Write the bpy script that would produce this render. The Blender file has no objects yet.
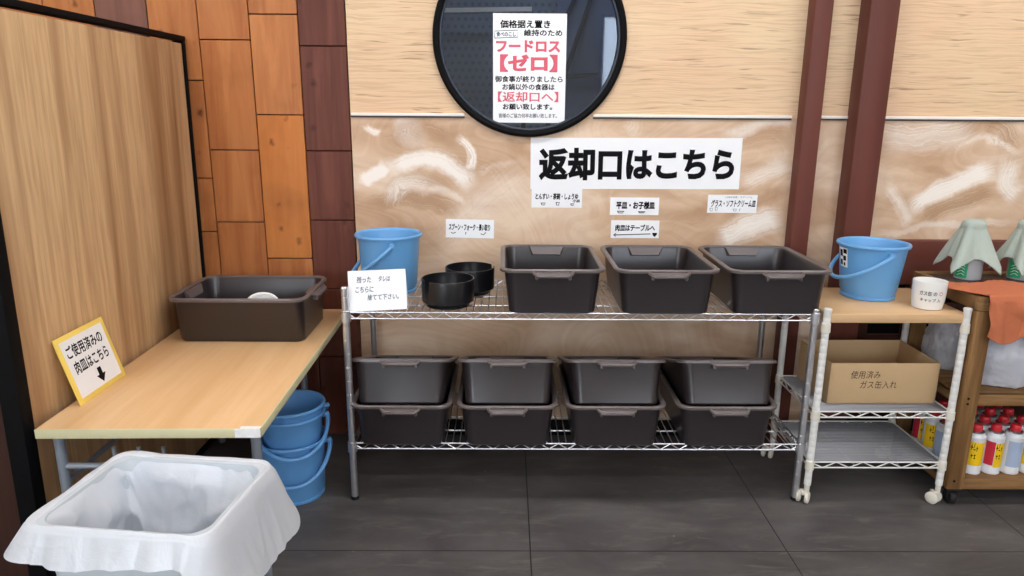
import bpy, bmesh, math, random
from mathutils import Vector, Matrix, noise
PI = math.pi
rnd = random.Random(7)
SC = bpy.context.scene
COL = SC.collection

# ------------------------------------------------------------------ camera
cam_data = bpy.data.cameras.new('camera')
cam = bpy.data.objects.new('camera', cam_data)
COL.objects.link(cam)
cam_data.sensor_width = 36.0
cam_data.lens = 716.0 / 1024.0 * 36.0
cam_data.clip_start = 0.02
_p, _r, _y = math.radians(14.1), math.radians(0.39), math.radians(0.47)
_f = Vector((math.sin(_y) * math.cos(_p), math.cos(_y) * math.cos(_p), -math.sin(_p)))
_rt = Vector((math.cos(_y), -math.sin(_y), 0))
_up = _rt.cross(_f)
_rt2 = math.cos(_r) * _rt + math.sin(_r) * _up
_up2 = -math.sin(_r) * _rt + math.cos(_r) * _up
cm = Matrix((_rt2, _up2, -_f)).transposed().to_4x4()
cm.translation = (0, 0, 1.4)
cam.matrix_world = cm
SC.camera = cam

# ------------------------------------------------------------------ world, exposure
world = bpy.data.worlds.new('world')
SC.world = world
world.use_nodes = True
world.node_tree.nodes['Background'].inputs[0].default_value = (0.9, 0.95, 1.0, 1)
world.node_tree.nodes['Background'].inputs[1].default_value = 0.25
SC.view_settings.view_transform = 'Standard'
SC.view_settings.look = 'None'
SC.view_settings.gamma = 1.0
SC.view_settings.use_curve_mapping = False
SC.view_settings.exposure = 0.0
LAMP_STRENGTH = 16.5
DAYLIGHT_STRENGTH = 8.0
try:
    SC.cycles.use_denoising = True
    SC.cycles.max_bounces = 10
except Exception:
    pass

# ------------------------------------------------------------------ materials
def s2l(c):
    return tuple(((x / 255) / 12.92 if x / 255 <= 0.04045 else ((x / 255 + 0.055) / 1.055) ** 2.4) for x in c) + (1.0,)

class NT:
    """small node-tree writer"""
    def __init__(self, name):
        self.m = bpy.data.materials.new(name)
        self.m.use_nodes = True
        self.t = self.m.node_tree
        self.b = self.t.nodes['Principled BSDF']
        self.out = self.t.nodes['Material Output']
        self._tc = None
    def n(self, typ, ins=None, **props):
        nd = self.t.nodes.new(typ)
        for k, v in props.items():
            setattr(nd, k, v)
        for k, v in (ins or {}).items():
            self.set(nd.inputs[k], v)
        return nd
    def set(self, sock, v):
        if hasattr(v, 'is_output'):
            self.t.links.new(v, sock)
        else:
            sock.default_value = v
    def obj(self):
        if self._tc is None:
            self._tc = self.n('ShaderNodeTexCoord')
        return self._tc.outputs['Object']
    def mapping(self, scale=(1, 1, 1), loc=(0, 0, 0), vec=None):
        return self.n('ShaderNodeMapping', {'Vector': vec if vec is not None else self.obj(), 'Scale': scale, 'Location': loc}).outputs[0]
    def noise(self, vec, scale, detail=3.0, rough=0.5, dist=0.0):
        return self.n('ShaderNodeTexNoise', {'Vector': vec, 'Scale': scale, 'Detail': detail, 'Roughness': rough, 'Distortion': dist}).outputs[0]
    def ramp(self, fac, stops, interp='LINEAR'):
        r = self.n('ShaderNodeValToRGB', {'Fac': fac})
        cr = r.color_ramp
        cr.interpolation = interp
        while len(cr.elements) < len(stops):
            cr.elements.new(0.5)
        for e, (p, c) in zip(cr.elements, stops):
            e.position = p
            e.color = c if len(c) == 4 else tuple(c) + (1,)
        return r.outputs[0]
    def mix(self, fac, a, b, mode='MIX'):
        nd = self.t.nodes.new('ShaderNodeMix')
        nd.data_type = 'RGBA'
        nd.blend_type = mode
        self.set(nd.inputs[0], fac)
        self.set(nd.inputs[6], a)
        self.set(nd.inputs[7], b)
        return nd.outputs[2]
    def math(self, op, a, b=0.0, c=0.0):
        nd = self.t.nodes.new('ShaderNodeMath')
        nd.operation = op
        for i, v in enumerate((a, b, c)):
            self.set(nd.inputs[i], v)
        return nd.outputs[0]
    def sep(self, vec):
        return self.n('ShaderNodeSeparateXYZ', {0: vec}).outputs
    def bump(self, h, strength=0.3, dist=0.01):
        b = self.n('ShaderNodeBump', {'Height': h, 'Strength': strength, 'Distance': dist})
        self.t.links.new(b.outputs[0], self.b.inputs['Normal'])
    def base(self, c):
        self.set(self.b.inputs['Base Color'], c)
    def p(self, **kw):
        for k, v in kw.items():
            self.set(self.b.inputs[k.replace('_', ' ')], v)
        return self

W3 = (1, 1, 1, 1)
K3 = (0, 0, 0, 1)

def plain(name, rgb, rough=0.5, metal=0.0, var=0.08, vscale=12.0, bump=0.0, spec=0.5):
    n = NT(name)
    c = s2l(rgb)
    f = n.noise(n.mapping(), vscale, 4, 0.6)
    lo = tuple(x * (1 - var) for x in c[:3]) + (1,)
    hi = tuple(min(1, x * (1 + var)) for x in c[:3]) + (1,)
    n.base(n.mix(f, lo, hi))
    n.p(Roughness=rough, Metallic=metal)
    n.b.inputs['Specular IOR Level'].default_value = spec
    if bump:
        n.bump(n.noise(n.mapping(), vscale * 6, 4, 0.6), bump, 0.004)
    return n.m

def wood(name, dark, light, axis='Z', scale=1.0, rough=0.5, contrast=(0.3, 0.7), knots=False, fine=0.35):
    """grain running along one object axis"""
    n = NT(name)
    st = {'X': (0.06, 1, 1), 'Y': (1, 0.06, 1), 'Z': (1, 1, 0.06)}[axis]
    v = n.mapping(tuple(s * scale for s in st))
    broad = n.noise(v, 9, 3, 0.5, 0.6)
    finev = n.mapping(tuple(s * scale for s in (st[0], st[1], st[2])))
    fn = n.noise(finev, 70, 4, 0.6, 0.2)
    c = n.ramp(broad, [(contrast[0], s2l(dark)), (contrast[1], s2l(light))])
    c = n.mix(n.math('MULTIPLY', n.ramp(fn, [(0.35, W3), (0.6, K3)]), fine), c, s2l(dark))
    n.base(c)
    n.p(Roughness=rough)
    n.b.inputs['Specular IOR Level'].default_value = 0.22
    n.bump(fn, 0.08, 0.002)
    return n.m

M = {}
M['paper'] = plain('white_paper', (243, 244, 246), 0.6, var=0.02)
M['ink'] = plain('black_ink', (14, 14, 18), 0.6, var=0.0, spec=0.1)
M['ink_brown'] = plain('felt_pen_ink', (38, 30, 26), 0.6, var=0.0)
M['ink_red'] = plain('pink_red_ink', (226, 92, 112), 0.6, var=0.0)
M['ink_blue'] = plain('grey_blue_ink', (70, 92, 108), 0.6, var=0.0)
M['black_frame'] = plain('black_painted_frame', (11, 11, 13), 0.65, var=0.05, spec=0.12)
M['ink_pen'] = plain('grey_marker', (70, 84, 96), 0.6, var=0.0)
M['yellow'] = plain('yellow_border', (246, 216, 104), 0.5, var=0.04)
M['tub'] = plain('dark_brown_plastic', (41, 35, 37), 0.30, var=0.08, vscale=7, spec=0.75)
M['tub_rim'] = plain('brown_plastic_wear_sheen', (100, 90, 88), 0.34, var=0.12, vscale=22, spec=0.6)  # overhead sheen and some wear, both put into the lighter base colour
M['blue'] = plain('blue_plastic', (104, 164, 216), 0.38, var=0.05, vscale=6)
M['blue_shaded'] = plain('shaded_blue_plastic', (98, 156, 212), 0.38, var=0.07, vscale=9)  # copy of the bucket blue with the under-table shade put into its colour
M['black_plastic'] = plain('black_plastic', (20, 19, 22), 0.3, var=0.05)
M['chrome'] = plain('chrome_wire', (214, 214, 218), 0.3, 0.9, var=0.08, vscale=30)
M['black_rubber'] = plain('black_rubber', (22, 22, 23), 0.7)
M['white_metal'] = plain('white_painted_steel', (226, 225, 220), 0.4, var=0.05, vscale=25)
M['grey_tube'] = plain('grey_painted_tube', (142, 150, 160), 0.35, 0.3, var=0.06)
M['white_dirty'] = plain('yellowed_white_plastic', (220, 214, 200), 0.5, var=0.14, vscale=40)
M['silver_wire'] = plain('dull_silver_wire', (158, 158, 162), 0.35, 0.6, var=0.08)
M['can_grey'] = plain('light_grey_plastic', (196, 203, 208), 0.45, var=0.04)
M['ceramic'] = plain('white_ceramic', (236, 234, 230), 0.25, var=0.03)
M['card'] = plain('cardboard', (200, 168, 126), 0.8, var=0.07, vscale=18)
M['card_in'] = plain('cardboard_inside', (188, 156, 116), 0.85, var=0.08, vscale=12)
M['red_cap'] = plain('red_plastic_cap', (205, 32, 44), 0.4, var=0.05)
M['can_white'] = plain('white_can_paint', (232, 234, 238), 0.3, 0.1, var=0.03)
M['can_yellow'] = plain('yellow_can_label', (246, 200, 24), 0.35, var=0.03)
M['can_red'] = plain('red_can_label', (200, 40, 58), 0.35, var=0.05)
M['can_blue'] = plain('pale_blue_can_label', (170, 186, 214), 0.35, var=0.05)
M['steel'] = plain('bright_steel', (200, 200, 202), 0.25, 0.9)
M['brown_paint'] = wood('brown_painted_wood', (92, 50, 42), (112, 64, 54), 'Z', 1.0, 0.45, fine=0.15)
M['brown_rail'] = wood('brown_painted_rail', (94, 50, 42), (114, 64, 52), 'X', 1.0, 0.45, fine=0.15)
M['dark_wood'] = wood('dark_brown_boards', (44, 27, 22), (66, 42, 34), 'Z', 1.0, 0.5)
M['dark_wood_x'] = wood('dark_brown_cabinet', (52, 30, 25), (78, 46, 38), 'X', 1.0, 0.5)
M['walnut'] = wood('light_walnut_laminate', (146, 104, 68), (212, 176, 132), 'Z', 1.0, 0.45, (0.30, 0.60), fine=0.35)
M['table_top'] = wood('light_oak_laminate', (212, 168, 118), (231, 192, 145), 'Y', 1.2, 0.35, (0.3, 0.7), fine=0.25)
M['edge_beige'] = plain('pale_green_edging', (206, 200, 160), 0.45, var=0.05, vscale=20)
M['cart_board'] = wood('beige_cart_board', (202, 164, 120), (214, 178, 136), 'X', 1.0, 0.4, (0.3, 0.7), fine=0.12)
M['cart_wood'] = wood('weathered_trolley_wood', (104, 74, 42), (164, 124, 80), 'Z', 2.0, 0.65, (0.3, 0.7), fine=0.5)
M['cart_wood_x'] = wood('weathered_trolley_rail', (104, 74, 42), (170, 130, 86), 'X', 2.0, 0.65, (0.3, 0.7), fine=0.5)
M['cart_wood_y'] = wood('weathered_trolley_side_rail', (98, 72, 44), (150, 114, 74), 'Y', 2.0, 0.65, (0.3, 0.7), fine=0.5)
M['dark_top'] = plain('dark_laminate_top', (72, 64, 60), 0.25, var=0.15, vscale=8)
M['towel'] = plain('pale_green_terry', (176, 188, 178), 0.95, var=0.06, vscale=60, bump=0.6)
M['orange_cloth'] = plain('orange_terry', (190, 108, 72), 0.95, var=0.1, vscale=50, bump=0.6)
M['ceiling'] = plain('white_ceiling_board', (236, 236, 232), 0.8, var=0.02)
M['room_wall'] = plain('cream_room_wall', (222, 212, 196), 0.8, var=0.04, vscale=2)
M['green_label'] = plain('green_label', (36, 160, 104), 0.4, var=0.08, vscale=40)
M['lamp_trim'] = plain('white_lamp_housing', (225, 225, 225), 0.5)
M['trim_white'] = plain('white_joint_strip', (240, 234, 226), 0.5, var=0.05)
M['trim_dark'] = plain('dark_joint', (70, 62, 62), 0.6)

def emis(name, rgb, strength):
    n = NT(name)
    n.base(s2l(rgb))
    n.p(Emission_Color=s2l(rgb), Emission_Strength=strength)
    return n.m
M['daylight'] = emis('daylit_window_pane', (232, 242, 255), DAYLIGHT_STRENGTH)
M['lamp'] = emis('lamp_diffuser', (252, 252, 255), LAMP_STRENGTH)

# trowelled brush strokes in the wet plaster: centre x, z, radius, middle direction x, z, cosine of half span, half width, strength (minus: darker)
STROKES = [(-0.3341, 0.9755, 0.2267, 0.1927, 0.9813, 0.6816, 0.034, 1.0),
           (-0.6145, 1.3204, 0.1957, 0.4276, -0.904, 0.9404, 0.022, 1.0),
           (-0.4934, 1.3966, 0.0946, -0.4657, -0.885, 0.9128, 0.014, 0.8),
           (-0.4457, 1.2759, 0.0676, 0.8161, 0.5779, 0.5654, 0.05, 0.45),
           (-0.2213, 1.2053, 0.0815, 0.9715, 0.2371, 0.574, 0.018, 0.9),
           (-0.3391, 1.0679, 0.2399, 0.0112, 0.9999, 0.8377, 0.03, -0.7),
           (-0.4136, 0.6674, 0.379, 0.0465, 0.9989, 0.8739, 0.03, -0.8),
           (-0.369, 0.9752, 0.1277, -0.3036, 0.9528, 0.6608, 0.03, 0.5),
           (-0.3098, 0.9279, 0.1527, 0.36, 0.933, 0.8009, 0.016, 0.5),
           (-0.1975, 1.9952, 0.846, 0.1851, -0.9827, 0.9941, 0.01, 0.35),
           (-0.3584, 0.951, 0.1741, -0.0611, 0.9981, 0.6719, 0.022, -0.4),
           (0.79, -0.0466, 1.391, -0.647, 0.7625, 0.9851, 0.06, 0.25),
           (1.4728, -0.5251, 1.5303, -0.3047, 0.9525, 0.9959, 0.045, 0.85),
           (1.3144, 0.2379, 1.1477, -0.2712, 0.9625, 0.9928, 0.02, 0.55),
           (1.1382, 0.4053, 0.912, -0.1381, 0.9904, 0.991, 0.04, -0.5),
           (1.4135, 0.4938, 0.7558, -0.484, 0.8751, 0.9915, 0.035, 0.5),
           (0.8853, 1.3541, 0.3628, 0.3903, -0.9207, 0.9329, 0.022, -0.6),
           (0.4477, 1.3647, 0.0577, 0.8635, -0.5043, 0.8352, 0.03, 0.3),
           (0.7655, 0.8254, 0.1605, -0.1561, 0.9877, 0.7976, 0.03, -0.3),
           (2.7525, -0.5349, 1.893, -0.4982, 0.8671, 0.9948, 0.036, 1.0),
           (2.2302, 0.2864, 0.8387, -0.4536, 0.8912, 0.9838, 0.034, -0.8),
           (1.5877, 2.1679, 0.8709, 0.1046, -0.9945, 0.9768, 0.055, 0.55),
           (2.2178, 1.5358, 0.7974, -0.7688, -0.6395, 0.9922, 0.02, 0.6),
           (2.1566, 1.1725, 0.1236, -0.9413, -0.3375, 0.7244, 0.035, 0.7),
           (1.9037, 1.0465, 0.2494, 0.0868, 0.9962, 0.7991, 0.012, 0.5),
           (1.8999, 1.1999, 0.152, 0.5701, 0.8216, 0.881, 0.04, -0.6),
           (2.104, -4.5978, 5.5436, -0.0561, 0.9984, 0.9986, 0.014, 0.5)]
def m_swirl():
    n = NT('brushed_plaster_swirl')
    x, y, z = n.sep(n.obj())
    wn = n.noise(n.mapping((1, 1, 1)), 5.0, 6, 0.62)
    wn2 = n.noise(n.mapping((1, 1, 1), (4.2, 0, 1.7)), 5.0, 6, 0.62)
    px = n.math('MULTIPLY_ADD', n.math('SUBTRACT', wn, 0.5), 0.11, x)
    pz = n.math('MULTIPLY_ADD', n.math('SUBTRACT', wn2, 0.5), 0.11, z)
    lsum = dsum = None
    wsum, dd, da = 0.0001, 0.0, 0.0
    for cx, cz, r, mx, mz, ca, w, t in STROKES:
        ax = n.math('SUBTRACT', px, cx)
        az = n.math('SUBTRACT', pz, cz)
        d = n.math('SQRT', n.math('MULTIPLY_ADD', ax, ax, n.math('MULTIPLY', az, az)))
        dot = n.math('DIVIDE', n.math('MULTIPLY_ADD', ax, mx, n.math('MULTIPLY', az, mz)), d)
        tt = n.math('DIVIDE', n.math('SUBTRACT', d, r), w * 1.45)
        band = n.math('SUBTRACT', 1.0, n.math('MULTIPLY', tt, tt))
        soft = (1 - ca) * 0.55
        nd = n.n('ShaderNodeMapRange', {'Value': dot, 'From Min': ca - soft * 0.5, 'From Max': ca + soft, 'To Min': 0.0, 'To Max': 1.0})
        wgt = n.math('MULTIPLY', n.math('MAXIMUM', band, 0.0), nd.outputs[0])
        wsum = n.math('ADD', wgt, wsum)
        dd = n.math('MULTIPLY_ADD', wgt, n.math('MULTIPLY_ADD', d, 1.0, cx * 3.7), dd)
        st = n.math('MULTIPLY', wgt, abs(t))
        if t > 0:
            lsum = st if lsum is None else n.math('MAXIMUM', lsum, st)
        else:
            dsum = st if dsum is None else n.math('MAXIMUM', dsum, st)
    D = n.math('DIVIDE', dd, wsum)
    br = n.n('ShaderNodeTexNoise', {'W': n.math('MULTIPLY', D, 150), 'Scale': 1.0, 'Detail': 3.0, 'Roughness': 0.6}, noise_dimensions='1D').outputs[0]
    # soft tan mottling drawn out along a slow field, as the ground of the plaster
    fld = n.noise(n.mapping((0.8, 1, 1.25), (3.7, 0, 0.9)), 1.3, 1.5, 0.5, 0.3)
    w = n.math('MULTIPLY_ADD', wn, 0.02, fld)
    fine = n.n('ShaderNodeTexNoise', {'W': n.math('MULTIPLY', w, 70), 'Scale': 1.0, 'Detail': 4.0, 'Roughness': 0.65}, noise_dimensions='1D').outputs[0]
    cloud = n.noise(n.mapping((0.8, 1, 1.7), (1.3, 0, 4.2)), 2.6, 4, 0.55, 0.7)
    base = n.ramp(n.math('MULTIPLY_ADD', cloud, 0.85, n.math('MULTIPLY', fine, 0.15)), [(0.34, s2l((186, 148, 115))), (0.50, s2l((210, 177, 146))), (0.64, s2l((228, 203, 177)))])
    l = n.math('MULTIPLY', lsum, n.ramp(n.math('MULTIPLY_ADD', lsum, 0.26, n.math('MULTIPLY_ADD', cloud, 0.5, n.math('MULTIPLY', br, 0.75))), [(0.48, (0.06, 0.06, 0.06, 1)), (0.86, W3)]))
    dk = n.math('MULTIPLY', dsum, n.ramp(br, [(0.34, W3), (0.66, (0.35, 0.35, 0.35, 1))]))
    c = n.mix(n.math('MINIMUM', n.math('MULTIPLY', dk, 1.5), 0.85), base, s2l((174, 136, 102)))
    c = n.mix(n.math('MINIMUM', n.math('MULTIPLY', l, 1.25), 0.92), c, s2l((247, 240, 230)))
    n.base(c)
    n.p(Roughness=0.55)
    n.bump(br, 0.08, 0.002)
    return n.m
M['swirl'] = m_swirl()

def m_comb():
    n = NT('combed_plaster')
    wob = n.noise(n.mapping((1.4, 1, 5)), 3, 3, 0.5)
    x, y, z = n.sep(n.obj())
    zz = n.math('MULTIPLY_ADD', wob, 0.03, z)
    v = n.n('ShaderNodeCombineXYZ', {0: n.math('MULTIPLY', x, 0.05), 1: 0.0, 2: zz}).outputs[0]
    ln = n.noise(v, 95, 2, 0.5)
    v2 = n.n('ShaderNodeCombineXYZ', {0: n.math('MULTIPLY', x, 0.03), 1: 3.0, 2: zz}).outputs[0]
    ln2 = n.noise(v2, 150, 2, 0.6)
    brk = n.noise(n.mapping((1.6, 1, 14)), 2.4, 3, 0.6)
    tint = n.noise(n.mapping((1, 1, 1.5)), 1.8, 2, 0.5)
    c = n.ramp(tint, [(0.35, s2l((226, 190, 154))), (0.65, s2l((226, 198, 160)))])
    c = n.mix(n.math('MULTIPLY', n.ramp(ln2, [(0.40, W3), (0.52, K3)]), 0.35), c, s2l((186, 146, 110)))
    dark = n.math('MULTIPLY', n.ramp(ln, [(0.33, W3), (0.385, K3)]), n.ramp(brk, [(0.36, (0.15, 0.15, 0.15, 1)), (0.6, W3)]))
    c = n.mix(n.math('MULTIPLY', dark, 0.7), c, s2l((134, 98, 70)))
    n.base(c)
    n.p(Roughness=0.65)
    n.bump(ln, 0.35, 0.004)
    return n.m
M['comb'] = m_comb()

def m_floor():
    n = NT('grey_floor_tiles')
    x, y, z = n.sep(n.obj())
    T = 0.84
    fx = n.math('FRACT', n.math('DIVIDE', n.math('SUBTRACT', x, 0.0825 - 20 * T), T))
    fy = n.math('FRACT', n.math('DIVIDE', n.math('SUBTRACT', y, 2.055 - 20 * T), T))
    ex = n.math('LESS_THAN', n.math('ABSOLUTE', n.math('SUBTRACT', fx, 0.5)), 0.4975)
    ey = n.math('LESS_THAN', n.math('ABSOLUTE', n.math('SUBTRACT', fy, 0.5)), 0.4975)
    inside = n.math('MULTIPLY', ex, ey)
    cl = n.noise(n.mapping((0.7, 1.6, 1)), 3.2, 5, 0.6, 0.5)
    scuff = n.noise(n.mapping((0.6, 2.4, 1)), 9, 5, 0.65, 0.8)
    c = n.ramp(cl, [(0.28, s2l((66, 62, 61))), (0.72, s2l((100, 96, 94)))])
    c = n.mix(n.math('MULTIPLY', n.ramp(scuff, [(0.54, K3), (0.74, W3)]), 0.4), c, s2l((128, 122, 116)))
    sp = n.n('ShaderNodeTexVoronoi', {'Vector': n.obj(), 'Scale': 11.0}).outputs['Distance']
    c = n.mix(n.math('MULTIPLY', n.ramp(sp, [(0.025, W3), (0.045, K3)]), n.ramp(cl, [(0.5, K3), (0.56, W3)])), c, s2l((180, 172, 160)))
    c = n.mix(inside, s2l((34, 32, 32)), c)
    n.base(c)
    n.p(Roughness=n.math('MULTIPLY_ADD', cl, 0.25, 0.32))
    n.b.inputs['Specular IOR Level'].default_value = 0.35
    n.bump(n.math('MULTIPLY_ADD', inside, 1.0, n.math('MULTIPLY', scuff, 0.08)), 0.2, 0.002)
    return n.m
M['floor'] = m_floor()

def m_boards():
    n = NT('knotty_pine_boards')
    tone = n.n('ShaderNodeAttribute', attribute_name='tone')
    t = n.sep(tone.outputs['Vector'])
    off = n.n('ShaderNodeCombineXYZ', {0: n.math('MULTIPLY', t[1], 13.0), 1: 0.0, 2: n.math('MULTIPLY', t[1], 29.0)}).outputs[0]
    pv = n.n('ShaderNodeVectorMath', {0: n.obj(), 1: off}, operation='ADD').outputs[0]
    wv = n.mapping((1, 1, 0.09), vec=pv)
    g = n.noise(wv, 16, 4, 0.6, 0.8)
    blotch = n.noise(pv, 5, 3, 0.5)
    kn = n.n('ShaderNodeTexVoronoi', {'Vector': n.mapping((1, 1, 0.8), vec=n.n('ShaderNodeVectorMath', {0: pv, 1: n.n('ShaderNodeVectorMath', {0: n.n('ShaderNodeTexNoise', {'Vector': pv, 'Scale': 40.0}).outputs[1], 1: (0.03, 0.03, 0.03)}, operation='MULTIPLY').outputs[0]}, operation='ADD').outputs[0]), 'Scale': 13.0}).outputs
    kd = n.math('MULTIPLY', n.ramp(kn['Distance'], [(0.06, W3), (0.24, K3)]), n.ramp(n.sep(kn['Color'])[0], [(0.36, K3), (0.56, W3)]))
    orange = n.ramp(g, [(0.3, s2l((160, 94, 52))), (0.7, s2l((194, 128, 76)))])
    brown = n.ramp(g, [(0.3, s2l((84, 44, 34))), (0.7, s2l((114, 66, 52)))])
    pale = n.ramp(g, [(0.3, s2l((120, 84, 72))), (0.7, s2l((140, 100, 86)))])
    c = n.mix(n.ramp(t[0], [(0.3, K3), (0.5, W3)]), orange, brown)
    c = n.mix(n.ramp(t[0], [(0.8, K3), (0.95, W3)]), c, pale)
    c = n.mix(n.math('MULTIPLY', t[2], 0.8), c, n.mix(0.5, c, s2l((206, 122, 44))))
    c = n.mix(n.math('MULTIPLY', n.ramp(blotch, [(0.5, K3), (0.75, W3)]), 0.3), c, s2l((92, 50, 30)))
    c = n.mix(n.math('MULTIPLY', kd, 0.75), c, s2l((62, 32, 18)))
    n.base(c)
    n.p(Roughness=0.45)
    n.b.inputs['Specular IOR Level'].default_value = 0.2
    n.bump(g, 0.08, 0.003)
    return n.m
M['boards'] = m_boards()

def m_glass():
    n = NT('dark_window_glass')
    tr = n.n('ShaderNodeBsdfTransparent', {'Color': (0.75, 0.8, 0.86, 1)})
    gl = n.n('ShaderNodeBsdfGlossy', {'Color': (0.9, 0.95, 1, 1), 'Roughness': 0.03})
    fr = n.n('ShaderNodeFresnel', {'IOR': 1.5})
    mx = n.n('ShaderNodeMixShader', {0: fr.outputs[0], 1: tr.outputs[0], 2: gl.outputs[0]})
    n.t.links.new(mx.outputs[0], n.out.inputs[0])
    return n.m
M['glass'] = m_glass()

def m_dots():
    n = NT('perforated_slate_panel')
    x, y, z = n.sep(n.obj())
    S = 0.034
    row = n.math('FLOOR', n.math('DIVIDE', z, S))
    xs = n.math('ADD', n.math('DIVIDE', x, S), n.math('MULTIPLY', n.math('MODULO', row, 2.0), 0.5))
    fx = n.math('SUBTRACT', n.math('FRACT', xs), 0.5)
    fz = n.math('SUBTRACT', n.math('FRACT', n.math('DIVIDE', z, S)), 0.5)
    d = n.math('SQRT', n.math('ADD', n.math('MULTIPLY', fx, fx), n.math('MULTIPLY', fz, fz)))
    n.base(n.mix(n.ramp(d, [(0.22, W3), (0.3, K3)]), s2l((134, 144, 160)), s2l((112, 122, 138))))
    n.p(Roughness=0.6)
    return n.m
M['dots'] = m_dots()
M['slate'] = plain('slate_blue_panel', (126, 138, 164), 0.5, var=0.1, vscale=5)
M['slate_dark'] = plain('dark_slate_reflection', (58, 64, 78), 0.5, var=0.1)

def m_film(name, tint, rough, trans, grey=0.0, bump=0.0, bscale=9):
    n = NT(name)
    df = n.n('ShaderNodeBsdfDiffuse', {'Color': tint})
    tl = n.n('ShaderNodeBsdfTranslucent', {'Color': tint})
    gl = n.n('ShaderNodeBsdfGlossy', {'Color': (1, 1, 1, 1), 'Roughness': rough})
    tp = n.n('ShaderNodeBsdfTransparent', {'Color': (0.95, 0.96, 0.98, 1)})
    if bump:
        v = n.mapping((1, 1, 1))
        h = n.noise(v, bscale, 4, 0.6, 1.2)
        b = n.n('ShaderNodeBump', {'Height': h, 'Strength': bump, 'Distance': 0.02})
        for nd in (df, gl):
            n.t.links.new(b.outputs[0], nd.inputs['Normal'])
    m1 = n.n('ShaderNodeMixShader', {0: 0.4, 1: df.outputs[0], 2: tl.outputs[0]})
    m2 = n.n('ShaderNodeMixShader', {0: trans, 1: m1.outputs[0], 2: tp.outputs[0]})
    m3 = n.n('ShaderNodeMixShader', {0: 0.07, 1: m2.outputs[0], 2: gl.outputs[0]})
    n.t.links.new(m3.outputs[0], n.out.inputs[0])
    return n.m
M['liner'] = m_film('white_bin_liner', s2l((242, 245, 250)), 0.3, 0.08, bump=0.25, bscale=16)
M['bag_white'] = m_film('white_carrier_bag', s2l((240, 242, 250)), 0.3, 0.1, bump=0.6, bscale=14)
M['bag_clear'] = m_film('clear_grey_bag', s2l((240, 242, 248)), 0.2, 0.25, bump=0.8, bscale=18)

def m_clear():
    n = NT('clear_bottle_plastic')
    n.base(s2l((226, 232, 238)))
    n.p(Roughness=0.18, Alpha=0.45)
    return n.m
M['clear'] = m_clear()

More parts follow.
